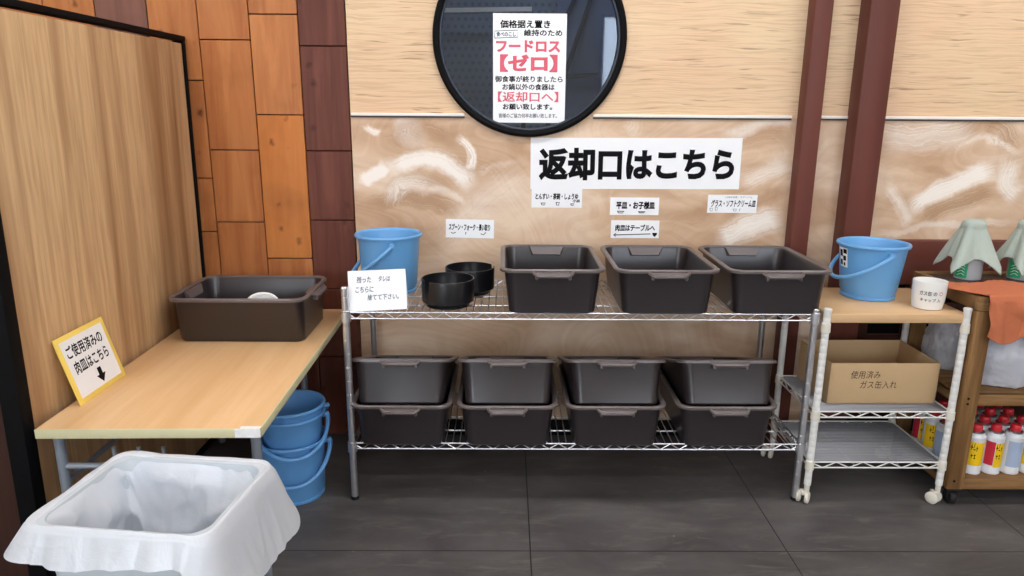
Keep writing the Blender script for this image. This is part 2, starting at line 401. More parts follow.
# ------------------------------------------------------------------ mesh helpers
class MB:
    def __init__(self):
        self.bm = bmesh.new()
        self.mi = 0
    def box(self, c, s, rot=None, bevel=0.0, seg=2):
        mt = Matrix.Translation(Vector(c))
        if rot is not None:
            mt = mt @ rot.to_4x4()
        r = bmesh.ops.create_cube(self.bm, size=1.0, matrix=mt @ Matrix.Diagonal((s[0], s[1], s[2], 1)))
        vs = r['verts']
        fs = {f for v in vs for f in v.link_faces}
        for f in fs:
            f.material_index = self.mi
        if bevel:
            es = {e for v in vs for e in v.link_edges}
            bmesh.ops.bevel(self.bm, geom=list(es), offset=bevel, segments=seg, affect='EDGES', profile=0.5, clamp_overlap=True, material=self.mi)
        return self
    def beam(self, a, b, w, h, bevel=0.0, up=(0, 0, 1)):
        a, b = Vector(a), Vector(b)
        z = (b - a).normalized()
        x = Vector(up).cross(z)
        x = x.normalized() if x.length > 1e-5 else Vector((1, 0, 0))
        y = z.cross(x)
        return self.box((a + b) / 2, (w, h, (b - a).length), Matrix((x, y, z)).transposed(), bevel)
    def tube(self, pts, r, n=8, closed=False, caps=True):
        pts = [Vector(p) for p in pts]
        rs = r if isinstance(r, (list, tuple)) else [r] * len(pts)
        rings = []
        prev = None
        L = len(pts)
        for i, p in enumerate(pts):
            if closed:
                d = pts[(i + 1) % L] - pts[i - 1]
            else:
                d = pts[min(i + 1, L - 1)] - pts[max(i - 1, 0)]
            d.normalize()
            if prev is None:
                ref = Vector((0, 0, 1)) if abs(d.z) < 0.9 else Vector((1, 0, 0))
                u = d.cross(ref).normalized()
            else:
                u = (prev - d * prev.dot(d)).normalized()
            prev = u
            w = d.cross(u)
            rings.append([self.bm.verts.new(p + (u * math.cos(2 * PI * k / n) + w * math.sin(2 * PI * k / n)) * rs[i]) for k in range(n)])
        self._skin(rings, closed, caps)
        return self
    def _skin(self, rings, closed=False, caps=True):
        n = len(rings[0])
        pairs = list(zip(rings, rings[1:])) + ([(rings[-1], rings[0])] if closed else [])
        for a, b in pairs:
            for k in range(n):
                f = self.bm.faces.new((a[k], a[(k + 1) % n], b[(k + 1) % n], b[k]))
                f.material_index = self.mi
        if caps and not closed:
            for rg in (list(reversed(rings[0])), rings[-1]):
                f = self.bm.faces.new(rg)
                f.material_index = self.mi
    def loft(self, rings, caps=True, closed=False):
        self._skin([[self.bm.verts.new(p) for p in rg] for rg in rings], closed, caps)
        return self
    def lathe(self, prof, c=(0, 0, 0), n=40, caps=True):
        """prof: (r, z) from the bottom; r=0 ends close with a cap"""
        rings = [[Vector((c[0] + r * math.cos(2 * PI * k / n), c[1] + r * math.sin(2 * PI * k / n), c[2] + z)) for k in range(n)] for r, z in prof]
        return self.loft(rings, caps)
    def prism(self, poly, thick, mat=None):
        """polygon in XZ facing -Y, with thickness along +Y"""
        mt = mat or Matrix.Identity(4)
        a = [self.bm.verts.new(mt @ Vector((x, 0, z))) for x, z in poly]
        b = [self.bm.verts.new(mt @ Vector((x, thick, z))) for x, z in poly]
        n = len(poly)
        fs = [self.bm.faces.new(a), self.bm.faces.new(list(reversed(b)))]
        for k in range(n):
            fs.append(self.bm.faces.new((a[k], b[k], b[(k + 1) % n], a[(k + 1) % n])))
        for f in fs:
            f.material_index = self.mi
        return self
    def grid(self, fn, nu, nv, closed_u=False):
        vs = [[self.bm.verts.new(fn(i / (nu if closed_u else nu - 1), j / (nv - 1))) for i in range(nu)] for j in range(nv)]
        for j in range(nv - 1):
            for i in range(nu if closed_u else nu - 1):
                f = self.bm.faces.new((vs[j][i], vs[j][(i + 1) % nu], vs[j + 1][(i + 1) % nu], vs[j + 1][i]))
                f.material_index = self.mi
        return self
    def build(self, name, mats, parent=None, loc=None, rot=None, smooth=True, angle=40, recalc=True):
        if recalc:
            bmesh.ops.recalc_face_normals(self.bm, faces=self.bm.faces[:])
        me = bpy.data.meshes.new(name)
        self.bm.to_mesh(me)
        self.bm.free()
        for m in (mats if isinstance(mats, (list, tuple)) else [mats]):
            me.materials.append(m)
        if smooth:
            for p in me.polygons:
                p.use_smooth = True
            me.set_sharp_from_angle(angle=math.radians(angle))
        o = bpy.data.objects.new(name, me)
        COL.objects.link(o)
        if parent:
            o.parent = parent
        if loc is not None:
            o.location = loc
        if rot is not None:
            o.rotation_euler = rot
        return o

def tag(o, label, cat, group=None):
    o['label'] = label
    o['category'] = cat
    if group:
        o['group'] = group
    return o

def struct(o):
    o['kind'] = 'structure'
    return o

def empty(name, label, cat, loc=(0, 0, 0), rot=(0, 0, 0), group=None):
    o = bpy.data.objects.new(name, None)
    COL.objects.link(o)
    o.empty_display_size = 0.05
    o.location = loc
    o.rotation_euler = rot
    return tag(o, label, cat, group)

def dup(root, loc, rot=(0, 0, 0), label=None, scale=None):
    r = root.copy()
    COL.objects.link(r)
    r.location = loc
    r.rotation_euler = rot
    if scale:
        r.scale = scale
    if label:
        r['label'] = label
    for ch in list(root.children):
        c = ch.copy()
        COL.objects.link(c)
        c.parent = r
        for g in ch.children:
            d = g.copy()
            COL.objects.link(d)
            d.parent = c
    return r

def lettering(body, parent, m, w, h, cx=0.0, cz=0.0, y=-0.0012, bold=0.0, rot=None, shear=0.0, name='lettering', space=1.0, pre=None):
    """characters standing in the parent's XZ plane, facing -Y, fitted into w x h (h None keeps proportion)"""
    cu = bpy.data.curves.new(name, 'FONT')
    cu.body = body
    cu.align_x = 'CENTER'
    cu.align_y = 'CENTER'
    cu.shear = shear
    cu.space_character = space
    cu.resolution_u = 4
    tmp = bpy.data.objects.new(name, cu)
    COL.objects.link(tmp)
    bpy.context.view_layer.update()
    bb = [Vector(q) for q in tmp.bound_box]
    x0, x1 = min(q.x for q in bb) - bold, max(q.x for q in bb) + bold
    y0, y1 = min(q.y for q in bb) - bold, max(q.y for q in bb) + bold
    cu.bevel_depth = bold
    cu.bevel_resolution = 0
    bpy.context.view_layer.update()
    dg = bpy.context.evaluated_depsgraph_get()
    me = bpy.data.meshes.new_from_object(tmp.evaluated_get(dg))
    bpy.data.objects.remove(tmp)
    bpy.data.curves.remove(cu)
    for v in me.vertices:          # trim the mitre spikes of thickened outlines
        v.co.x = min(max(v.co.x, x0), x1)
        v.co.y = min(max(v.co.y, y0), y1)
    sx = w / max(x1 - x0, 1e-4)
    sy = sx if h is None else h / max(y1 - y0, 1e-4)
    Q = Matrix.Rotation(PI / 2, 4, 'X')
    if rot is not None:
        Q = rot @ Q
    zs = 0.0003 / bold if bold else 1.0
    me.transform((pre or Matrix.Identity(4)) @ Matrix.Translation((cx, y, cz)) @ Q @ Matrix.Diagonal((sx, sy, zs, 1)) @ Matrix.Translation((-(x0 + x1) / 2, -(y0 + y1) / 2, 0)))
    me.materials.clear()
    me.materials.append(m)
    for p in me.polygons:
        p.material_index = 0
    o = bpy.data.objects.new(name, me)
    COL.objects.link(o)
    o.parent = parent
    return o

def rrect(hx, hy, r, z, n=6, cx=0.0, cy=0.0):
    pts = []
    for qx, qy, a0 in ((1, 1, 0), (-1, 1, PI / 2), (-1, -1, PI), (1, -1, 3 * PI / 2)):
        for k in range(n + 1):
            a = a0 + PI / 2 * k / n
            pts.append(Vector((cx + qx * (hx - r) + r * math.cos(a), cy + qy * (hy - r) + r * math.sin(a), z)))
    return pts

# ------------------------------------------------------------------ room shell
WY = 2.92          # back wall
FLOOR = struct(MB().box((0.4, -0.3, -0.025), (7.4, 6.44, 0.05)).build('floor', M['floor'], smooth=False))
struct(MB().box((0.4, -0.3, 2.73), (7.4, 6.44, 0.06)).build('ceiling', M['ceiling'], smooth=False))
struct(MB().box((-3.25, -0.3, 1.35), (0.1, 6.44, 2.7)).build('wall_left', M['room_wall'], smooth=False))
struct(MB().box((4.05, -0.3, 1.35), (0.1, 6.44, 2.7)).build('wall_right', M['room_wall'], smooth=False))
struct(MB().box((0.4, -3.47, 1.35), (7.4, 0.1, 2.7)).build('wall_front', M['room_wall'], smooth=False))

WCX, WCZ, WR = 0.086, 1.664, 0.366     # round window
def back_wall():
    """plaster wall with a round hole; below 1.366 m swirled, above combed"""
    bm = bmesh.new()
    x0, x1, z0, z1 = -0.62, 4.0, 0.0, 2.7
    th = 0.08
    N = 96
    rect = []
    circ = []
    corners = [math.atan2(z1 - WCZ, x1 - WCX), math.atan2(z1 - WCZ, x0 - WCX), math.atan2(z0 - WCZ, x0 - WCX) , math.atan2(z0 - WCZ, x1 - WCX)]
    angs = sorted([(-PI + 2 * PI * (k + 0.5) / N) for k in range(N)] + corners)
    for a in angs:
        c, s = math.cos(a), math.sin(a)
        t = 1e9
        if c > 1e-9: t = min(t, (x1 - WCX) / c)
        if c < -1e-9: t = min(t, (x0 - WCX) / c)
        if s > 1e-9: t = min(t, (z1 - WCZ) / s)
        if s < -1e-9: t = min(t, (z0 - WCZ) / s)
        rect.append((WCX + t * c, WCZ + t * s))
        circ.append((WCX + WR * c, WCZ + WR * s))
    n = len(angs)
    def ring(pts, y):
        return [bm.verts.new((x, y, z)) for x, z in pts]
    rf, cf, rb, cb = ring(rect, WY), ring(circ, WY), ring(rect, WY + th), ring(circ, WY + th)
    for k in range(n):
        j = (k + 1) % n
        bm.faces.new((rf[k], rf[j], cf[j], cf[k]))
        bm.faces.new((rb[j], rb[k], cb[k], cb[j]))
        bm.faces.new((cf[k], cf[j], cb[j], cb[k]))
        bm.faces.new((rf[j], rf[k], rb[k], rb[j]))
    bmesh.ops.bisect_plane(bm, geom=bm.verts[:] + bm.edges[:] + bm.faces[:], plane_co=(0, 0, 1.366), plane_no=(0, 0, 1))
    for f in bm.faces:
        f.material_index = 1 if f.calc_center_median().z > 1.366 else 0
    bmesh.ops.recalc_face_normals(bm, faces=bm.faces[:])
    me = bpy.data.meshes.new('wall_back')
    bm.to_mesh(me)
    bm.free()
    me.materials.append(M['swirl'])
    me.materials.append(M['comb'])
    o = bpy.data.objects.new('wall_back', me)
    COL.objects.link(o)
    return struct(o)
back_wall()

# boards of the left part of the back wall
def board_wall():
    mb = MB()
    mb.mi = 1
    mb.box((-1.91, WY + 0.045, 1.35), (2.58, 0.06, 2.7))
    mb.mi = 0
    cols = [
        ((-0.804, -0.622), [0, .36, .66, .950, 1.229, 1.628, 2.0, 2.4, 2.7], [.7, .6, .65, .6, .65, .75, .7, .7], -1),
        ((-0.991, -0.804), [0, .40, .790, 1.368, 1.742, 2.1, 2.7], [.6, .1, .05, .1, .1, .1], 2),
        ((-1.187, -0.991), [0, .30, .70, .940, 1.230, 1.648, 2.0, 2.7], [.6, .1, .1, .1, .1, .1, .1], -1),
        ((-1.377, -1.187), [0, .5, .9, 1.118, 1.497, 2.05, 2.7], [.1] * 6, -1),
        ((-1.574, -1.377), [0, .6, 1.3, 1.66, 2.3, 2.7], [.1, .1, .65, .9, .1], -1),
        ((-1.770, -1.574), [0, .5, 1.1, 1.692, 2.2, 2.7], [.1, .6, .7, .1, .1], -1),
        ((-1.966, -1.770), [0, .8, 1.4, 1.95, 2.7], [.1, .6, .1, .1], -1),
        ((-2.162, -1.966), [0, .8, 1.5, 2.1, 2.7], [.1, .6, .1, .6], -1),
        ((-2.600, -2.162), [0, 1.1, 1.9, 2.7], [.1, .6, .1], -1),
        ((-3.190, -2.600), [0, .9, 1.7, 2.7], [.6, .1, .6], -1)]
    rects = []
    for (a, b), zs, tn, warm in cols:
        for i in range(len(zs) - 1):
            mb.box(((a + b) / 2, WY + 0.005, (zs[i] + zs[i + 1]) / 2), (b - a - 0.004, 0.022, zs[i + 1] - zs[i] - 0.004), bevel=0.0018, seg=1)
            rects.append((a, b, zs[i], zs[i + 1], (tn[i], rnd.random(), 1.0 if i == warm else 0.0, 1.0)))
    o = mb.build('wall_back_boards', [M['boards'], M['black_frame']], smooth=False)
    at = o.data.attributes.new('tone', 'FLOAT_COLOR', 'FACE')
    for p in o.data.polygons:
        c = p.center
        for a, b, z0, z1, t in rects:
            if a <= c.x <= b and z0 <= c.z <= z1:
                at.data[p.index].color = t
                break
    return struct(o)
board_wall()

# joint strips between the combed and the swirled plaster
for nm, xa, xb in (('trim_1', -0.617, WCX - 0.255), ('trim_2', WCX + 0.255, 1.13), ('trim_3', 1.235, 1.36), ('trim_4', 1.50, 3.99)):
    mb = MB()
    mb.box(((xa + xb) / 2, WY - 0.004, 1.373), (xb - xa, 0.012, 0.011), bevel=0.002)
    mb.mi = 1
    mb.box(((xa + xb) / 2, WY - 0.0025, 1.3645), (xb - xa, 0.007, 0.007))
    struct(mb.build(nm, [M['trim_white'], M['trim_dark']]))

# brown posts and rail
def post(name, xa, xb, y0):
    o = MB().box(((xa + xb) / 2, (y0 + WY) / 2 - 0.0005, 1.35), (xb - xa, WY - y0 - 0.001, 2.699), bevel=0.004).build(name, M['brown_paint'])
    return struct(o)
post('trim_5', 1.152, 1.222, 2.85)
post('trim_6', 1.352, 1.462, 2.83)
struct(MB().box((2.73, WY - 0.022, 0.792), (2.53, 0.042, 0.185), bevel=0.004).build('trim_7', M['brown_rail']))
# low dark wainscot with slots, right of the second post
mb = MB()
mb.box((2.73, WY - 0.010, 0.24), (2.53, 0.018, 0.47))
for k in range(12):
    x = 1.50 + k * 0.205
    mb.box((x, WY - 0.022, 0.585), (0.05, 0.04, 0.23), bevel=0.003)
mb.box((2.73, WY - 0.022, 0.60), (2.53, 0.03, 0.03), bevel=0.003)
struct(mb.build('trim_8', M['dark_wood_x']))
struct(MB().box((2.73, WY - 0.0030, 0.585), (2.53, 0.004, 0.23)).build('trim_9', M['black_frame'], smooth=False))
# baseboard
struct(MB().box((0.265, WY - 0.006, 0.035), (1.76, 0.012, 0.07), bevel=0.002).build('baseboard_back', M['black_frame']))

# daylit window on the wall behind the camera, and a second added as fill
def lit_window(nm, x0, x1, z0, z1, n):
    w = struct(MB().box(((x0 + x1) / 2, -3.405, (z0 + z1) / 2), (x1 - x0, 0.012, z1 - z0)).build(nm, M['daylight'], smooth=False))
    for k in range(n + 1):
        x = x0 + (x1 - x0) * k / n
        MB().box((x, -3.395, (z0 + z1) / 2), (0.045, 0.05, z1 - z0 + 0.045), bevel=0.004).build('stile', M['brown_paint'], w)
    for z in (z0, z1):
        MB().box(((x0 + x1) / 2, -3.394, z), (x1 - x0 + 0.045, 0.048, 0.045), bevel=0.004).build('cross_rail', M['brown_paint'], w)
lit_window('window_2', 1.16, 3.80, 1.58, 2.50, 3)
lit_window('added_fill_window', -3.05, -1.20, 0.70, 2.40, 2)  # unseen window added for front fill light

# ---- round window: frame, pane, space behind
mb = MB()
N = 96
prof = [(0.350, -0.010), (0.352, -0.018), (0.364, -0.024), (0.374, -0.018), (0.376, -0.0005), (0.366, -0.0005), (0.364, 0.06), (0.350, 0.06)]
rings = []
for k in range(N):
    a = 2 * PI * k / N
    rings.append([Vector((WCX + r * math.cos(a), WY + y, WCZ + r * math.sin(a))) for r, y in prof])
mb.loft(rings, closed=True)
win = struct(mb.build('window_1', M['black_frame']))
mb = MB()
mb.loft([[Vector((WCX + 0.352 * math.cos(2 * PI * k / N), WY + y, WCZ + 0.352 * math.sin(2 * PI * k / N))) for k in range(N)] for y in (0.010, 0.014)])
mb.build('pane', M['glass'], win, smooth=False)
mb = MB()      # slim inner ring, slightly shinier
mb.tube([(WCX + 0.347 * math.cos(2 * PI * k / N), WY - 0.004, WCZ + 0.347 * math.sin(2 * PI * k / N)) for k in range(N)], 0.006, 8, closed=True)
mb.build('inner_ring', plain('slate_ring', (50, 56, 68), 0.3), win)
# the space behind the pane
mb = MB()
mb.box((0.1, 3.72, 1.65), (1.9, 0.04, 1.5))
mb.mi = 1
mb.box((-0.87, 3.35, 1.65), (0.04, 0.70, 1.5))
mb.box((1.07, 3.35, 1.65), (0.04, 0.70, 1.5))
mb.box((0.1, 3.35, 0.91), (1.9, 0.70, 0.04))
mb.box((0.1, 3.35, 2.39), (1.9, 0.70, 0.04))
struct(mb.build('wall_beyond_window', [M['dots'], M['slate']], smooth=False))
mb = MB()
mb.box((0.46, 3.66, 1.65), (0.44, 0.03, 1.46))
struct(mb.build('trim_10', M['slate'], smooth=False))
mb = MB()
mb.beam((0.178, 3.62, 1.25), (0.408, 3.62, 1.95), 0.012, 0.02)
mb.beam((0.245, 3.62, 1.75), (0.335, 3.62, 1.94), 0.008, 0.02)
mb.beam((0.27, 3.62, 1.55), (0.44, 3.62, 1.56), 0.006, 0.02)
mb.beam((0.06, 3.62, 0.95), (0.09, 3.62, 1.5), 0.015, 0.02)
mb.beam((-0.84, 3.62, 1.285), (-0.2, 3.62, 1.30), 0.012, 0.02)
struct(mb.build('reflection_bars', M['slate_dark'], smooth=False))  # bars behind the pane standing in for its diagonal reflections
struct(MB().beam((-0.60, 3.62, 1.842), (0.115, 3.62, 1.857), 0.010, 0.02).build('trim_12', M['trim_white'], smooth=False))
# ------------------------------------------------------------------ ceiling lights
lt = empty('ceiling_light', 'unseen strip light added to brighten the space beyond the round window', 'ceiling light', (0.1, 3.28, 2.37))  # unseen lamp added to brighten the niche behind the pane
MB().box((0, 0, -0.012), (0.9, 0.10, 0.024), bevel=0.003).build('housing', M['lamp_trim'], lt)
MB().box((0, 0, -0.029), (0.86, 0.07, 0.010), bevel=0.002).build('diffuser', emis('added_fill_diffuser', (240, 246, 255), 9.0), lt)
def ceiling_light(x, y, label, proto=[None]):
    if proto[0] is None:
        t = empty('ceiling_light', label, 'ceiling light', (x, y, 2.7), group='ceiling lights')
        mb = MB()
        mb.box((0, 0, -0.02), (1.24, 0.30, 0.04), bevel=0.004)
        mb.build('housing', M['lamp_trim'], t)
        MB().box((0, 0, -0.046), (1.18, 0.24, 0.012), bevel=0.003).build('diffuser', M['lamp'], t)
        proto[0] = t
        return t
    return dup(proto[0], (x, y, 2.7), (0, 0, 0), label)
for y, w in ((2.05, 'row of lights above the wire rack'), (0.2, 'row of lights above the camera'), (-1.8, 'row of lights at the far side of the room')):
    for x in (-1.5, 0.3, 2.1):
        ceiling_light(x, y, 'flat white ceiling light in the ' + w)

# ------------------------------------------------------------------ partition screens on the left
PX = -1.25
pt = empty('partition_screen', 'tall light walnut partition screen in a black frame along the left side of the table', 'partition', (PX - 0.028, 2.32, 0), (0, math.radians(0.6), math.radians(-0.5)))
MB().box((0, 0, 0.83), (0.036, 1.10, 1.60), bevel=0.002).build('panel', M['walnut'], pt)
mb = MB()
mb.box((-0.003, 0, 1.650), (0.046, 1.17, 0.018), bevel=0.002)
mb.box((-0.003, 0.575, 0.829), (0.044, 0.018, 1.656), bevel=0.003)
mb.box((-0.003, -0.572, 0.829), (0.050, 0.045, 1.656), bevel=0.003)
mb.box((-0.003, 0, 0.016), (0.050, 1.17, 0.032), bevel=0.003)
mb.build('frame', M['black_frame'], pt)
pt = empty('partition_screen', 'dark brown wood partition at the left edge, joined to the black frame', 'partition', (-1.73, 1.765, 0))
MB().box((0, 0, 0.80), (0.84, 0.03, 1.56), bevel=0.002).build('panel', M['dark_wood'], pt)
MB().box((0, 0, 1.60), (0.86, 0.04, 0.04), bevel=0.003).build('top_rail', M['black_frame'], pt)
MB().box((0, 0, 0.011), (0.86, 0.04, 0.022), bevel=0.003).build('bottom_rail', M['black_frame'], pt)

# ------------------------------------------------------------------ tubs
TW, TL, TH = 0.362, 0.465, 0.16
def make_tub(label):
    """short ends face -Y and +Y; origin at the centre of the base"""
    t = empty('bus_tub', label, 'tub', group='dark brown tubs')
    mb = MB()
    hx, hy = TW / 2, TL / 2
    R = [rrect(hx - 0.038, hy - 0.025, 0.026, 0.000, 8), rrect(hx - 0.032, hy - 0.019, 0.032, 0.006, 8),
         rrect(hx - 0.017, hy - 0.014, 0.040, 0.140, 8), rrect(hx - 0.014, hy - 0.012, 0.042, 0.1465, 8),
         rrect(hx - 0.0142, hy - 0.0122, 0.042, 0.1545, 8),
         rrect(hx - 0.0175, hy - 0.0155, 0.040, 0.1545, 8), rrect(hx - 0.0205, hy - 0.018, 0.038, 0.148, 8),
         rrect(hx - 0.035, hy - 0.023, 0.030, 0.010, 8), rrect(hx - 0.042, hy - 0.031, 0.024, 0.004, 8)]
    mb.loft(R)
    mb.build('body', M['tub'], t)
    mb = MB()          # rolled rim
    mb.loft([rrect(hx - 0.018, hy - 0.016, 0.040, 0.1550, 8), rrect(hx - 0.013, hy - 0.0115, 0.042, 0.1592, 8),
             rrect(hx - 0.005, hy - 0.0045, 0.046, 0.1600, 8), rrect(hx, hy, 0.048, 0.1560, 8),
             rrect(hx - 0.0005, hy - 0.0005, 0.048, 0.1480, 8), rrect(hx - 0.004, hy - 0.004, 0.047, 0.1475, 8),
             rrect(hx - 0.005, hy - 0.005, 0.046, 0.1545, 8)], caps=False, closed=True)
    mb.build('rim', M['tub_rim'], t)
    for s in (-1, 1):
        mb = MB()
        y = s * (hy + 0.012)
        # grip bar on two brackets, lower than the rim, and a sloping grip plate inside the wall
        mb.tube([(-0.068, s * (hy - 0.004), 0.150), (-0.062, s * (hy + 0.006), 0.146), (-0.052, y, 0.141), (0.052, y, 0.141), (0.062, s * (hy + 0.006), 0.146), (0.068, s * (hy - 0.004), 0.150)], [0.006, 0.007, 0.0085, 0.0085, 0.007, 0.006], 8)
        mb.box((0, s * (hy + 0.006), 0.1475), (0.112, 0.016, 0.008), bevel=0.003)
        for q in (-1, 1):
            mb.box((q * 0.056, s * (hy + 0.005), 0.136), (0.010, 0.020, 0.018), bevel=0.003)
        a = [Vector((-0.070, s * (hy - 0.019), 0.154)), Vector((0.070, s * (hy - 0.019), 0.154)), Vector((0.058, s * (hy - 0.021), 0.120)), Vector((-0.058, s * (hy - 0.021), 0.120))]
        b = [Vector((-0.066, s * (hy - 0.026), 0.154)), Vector((0.066, s * (hy - 0.026), 0.154)), Vector((0.052, s * (hy - 0.036), 0.126)), Vector((-0.052, s * (hy - 0.036), 0.126))]
        mb.loft([a, b])
        mb.build('handle', M['tub_rim'], t)
    return t

SZ_T, SZ_L = 0.714, 0.224     # shelf decks of the chrome rack
tub0 = make_tub('empty dark tub on the rack top deck, beside the black bowls')
tub0.location = (0.158, 2.580, SZ_T)
dup(tub0, (0.550, 2.580, SZ_T), label='middle of the three empty dark tubs on the rack top deck')
dup(tub0, (0.937, 2.582, SZ_T), label='empty dark tub on the rack top deck, beside the brown posts and white cart')
tilt = math.radians(-18.0)
where = ['pair nearest the table', 'pair, second from the table', 'pair, second from the white cart', 'pair nearest the white cart']
for x, w in zip((-0.372, 0.006, 0.392, 0.790), where):
    dup(tub0, (x, 2.568, SZ_L), label='level bottom dark tub on the lower rack deck, stacked ' + w)
    # leaning tub: its front lower edge sits on the front rim of the tub below, its rear end has sunk inside
    piv = Vector((0, -(TL / 2 - 0.019), 0))
    loc = Vector((x, 2.352, SZ_L + 0.1615)) - Matrix.Rotation(tilt, 3, 'X') @ piv
    dup(tub0, loc, (tilt, 0, 0), label='tilted upper dark tub on the lower rack deck, stacked ' + w)
dup(tub0, (-0.950, 2.603, 0.580), (0, 0, PI / 2), label='dark tub holding a white dish on the low table', scale=(1.03, 1.05, 1.05))

# white dish lying against the inside of the table tub
mb = MB()
mb.grid(lambda u, v: Vector(((v * 0.062) * math.cos(2 * PI * u) * 1.0, (v * 0.045) * math.sin(2 * PI * u), 0.012 * v ** 3)), 36, 8, closed_u=True)
o = mb.build('white_dish', M['ceramic'], None, (-0.868, 2.471, 0.713), (math.radians(70), math.radians(-3), math.radians(4)))
sm = o.modifiers.new('thickness', 'SOLIDIFY')
sm.thickness = 0.005
tag(o, 'small oval white dish leaning inside the tub on the table', 'dish')

# ------------------------------------------------------------------ chrome wire rack
RX0, RX1, RY0, RY1 = -0.553, 1.071, 2.375, 2.862
rk = empty('wire_rack', 'long chrome wire rack with two decks holding dark tubs, below the big sign', 'rack', ((RX0 + RX1) / 2, (RY0 + RY1) / 2, 0))
ox, oy = rk.location.x, rk.location.y
for x, y, top in ((RX0, RY0, 0.805), (RX1, RY0, 0.735), (RX0, RY1, 0.735), (RX1, RY1, 0.735)):
    mb = MB()
    pr = [(0.0127, 0.012)]
    z = 0.06
    while z < top - 0.02:
        pr += [(0.0127, z - 0.002), (0.0115, z - 0.001), (0.0115, z + 0.001), (0.0127, z + 0.002)]
        z += 0.0254 * 2
    pr += [(0.0127, top - 0.003), (0.010, top)]
    mb.lathe(pr, (x - ox, y - oy, 0), 14)
    p = mb.build('post', M['chrome'], rk)
    MB().lathe([(0.013, 0.0005), (0.0145, 0.003), (0.0145, 0.012), (0.012, 0.014)], (x - ox, y - oy, 0), 14).build('foot', M['black_rubber'], p)

def truss(mb, a, b, h, pitch, r=0.0028):
    """two rails with a zigzag wire between them; top rail a->b"""
    a, b = Vector(a), Vector(b)
    dn = Vector((0, 0, -h))
    mb.tube([a, b], r, 6)
    mb.tube([a + dn, b + dn], r, 6)
    L = (b - a).length
    n = max(2, int(round(L / pitch)))
    pts = []
    for k in range(n + 1):
        p = a.lerp(b, k / n)
        pts.append(p + (dn if k % 2 else Vector((0, 0, 0))))
    mb.tube(pts, r * 0.95, 5)

def wire_deck(name, parent, m, x0, x1, y0, y1, z, pitch=0.0254, along='Y', nbars=3, trussh=0.022, zig=0.034, wr=0.0022, tm=None):
    """deck surface at z"""
    mb = MB()
    r = wr
    if along == 'Y':
        n = int((x1 - x0) / pitch)
        for k in range(1, n):
            x = x0 + (x1 - x0) * k / n
            mb.tube([(x, y0, z - r), (x, y1, z - r)], r, 5)
        for k in range(nbars):
            y = y0 + (y1 - y0) * (k + 1) / (nbars + 1)
            mb.tube([(x0, y, z - 3 * r - 0.001), (x1, y, z - 3 * r - 0.001)], 0.003, 6)
    else:
        n = int((y1 - y0) / pitch)
        for k in range(1, n):
            y = y0 + (y1 - y0) * k / n
            mb.tube([(x0, y, z - r), (x1, y, z - r)], r, 5)
        for k in range(nbars):
            x = x0 + (x1 - x0) * (k + 1) / (nbars + 1)
            mb.tube([(x, y0, z - 3 * r - 0.001), (x, y1, z - 3 * r - 0.001)], 0.003, 6)
    d = mb.build(name, m, parent)
    mb = MB()
    for a, b in (((x0, y0, z), (x1, y0, z)), ((x0, y1, z), (x1, y1, z)), ((x0, y0, z), (x0, y1, z)), ((x1, y0, z), (x1, y1, z))):
        truss(mb, a, b, trussh, zig)
    mb.build('edge_truss', tm or m, d)
    return d

for z in (SZ_T, SZ_L):
    d = wire_deck('deck', rk, M['chrome'], RX0 - ox, RX1 - ox, RY0 - oy, RY1 - oy, z)
    for x, y in ((RX0, RY0), (RX1, RY0), (RX0, RY1), (RX1, RY1)):
        MB().lathe([(0.0135, -0.034), (0.0175, -0.032), (0.0165, 0.006), (0.0135, 0.008)], (x - ox, y - oy, z), 16).build('sleeve', M['chrome'], d)

# ------------------------------------------------------------------ table with tubes
TZ = 0.580
tb = empty('side_table', 'low table with light oak top standing against the walnut partition', 'table', (-0.9475, 2.31, 0), (0, 0, math.radians(1.0)))
mb = MB()
mb.box((0, 0, TZ - 0.013), (0.580, 1.150, 0.026), bevel=0.002)
mb.build('tabletop', M['table_top'], tb)
mb = MB()
mb.box((0, -0.577, TZ - 0.0135), (0.582, 0.004, 0.026), bevel=0.0012)
mb.box((0.292, 0, TZ - 0.0135), (0.004, 1.150, 0.026), bevel=0.0012)
mb.build('edging', M['edge_beige'], tb)
mb = MB()
mb.box((0.260, -0.5802, TZ - 0.0125), (0.066, 0.0016, 0.0245))
mb.box((0.266, -0.572, TZ + 0.0003), (0.052, 0.014, 0.0008))
mb.build('tape_patch', plain('white_peeling_tape', (232, 232, 230), 0.6, var=0.15, vscale=60), tb)
for x, y in ((-0.262, -0.53), (0.262, -0.53), (-0.262, 0.53), (0.105, 0.53)):
        MB().tube([(x, y, 0.0), (x, y, TZ - 0.026)], 0.0135, 14).build('leg', M['grey_tube'], tb)
mb = MB()
mb.tube([(-0.262, -0.53, 0.40), (-0.262, 0.53, 0.40)], 0.009, 10)
mb.tube([(-0.262, 0.53, 0.40), (0.105, 0.53, 0.40)], 0.009, 10)
mb.tube([(-0.262, -0.53, 0.450), (0.04, -0.53, 0.450)], 0.009, 10)
for k in range(3):
    mb.tube([(-0.12 + k * 0.066, -0.53, 0.450), (-0.12 + k * 0.066, -0.53, 0.505)], 0.0055, 8)
mb.build('crossbar', M['grey_tube'], tb)

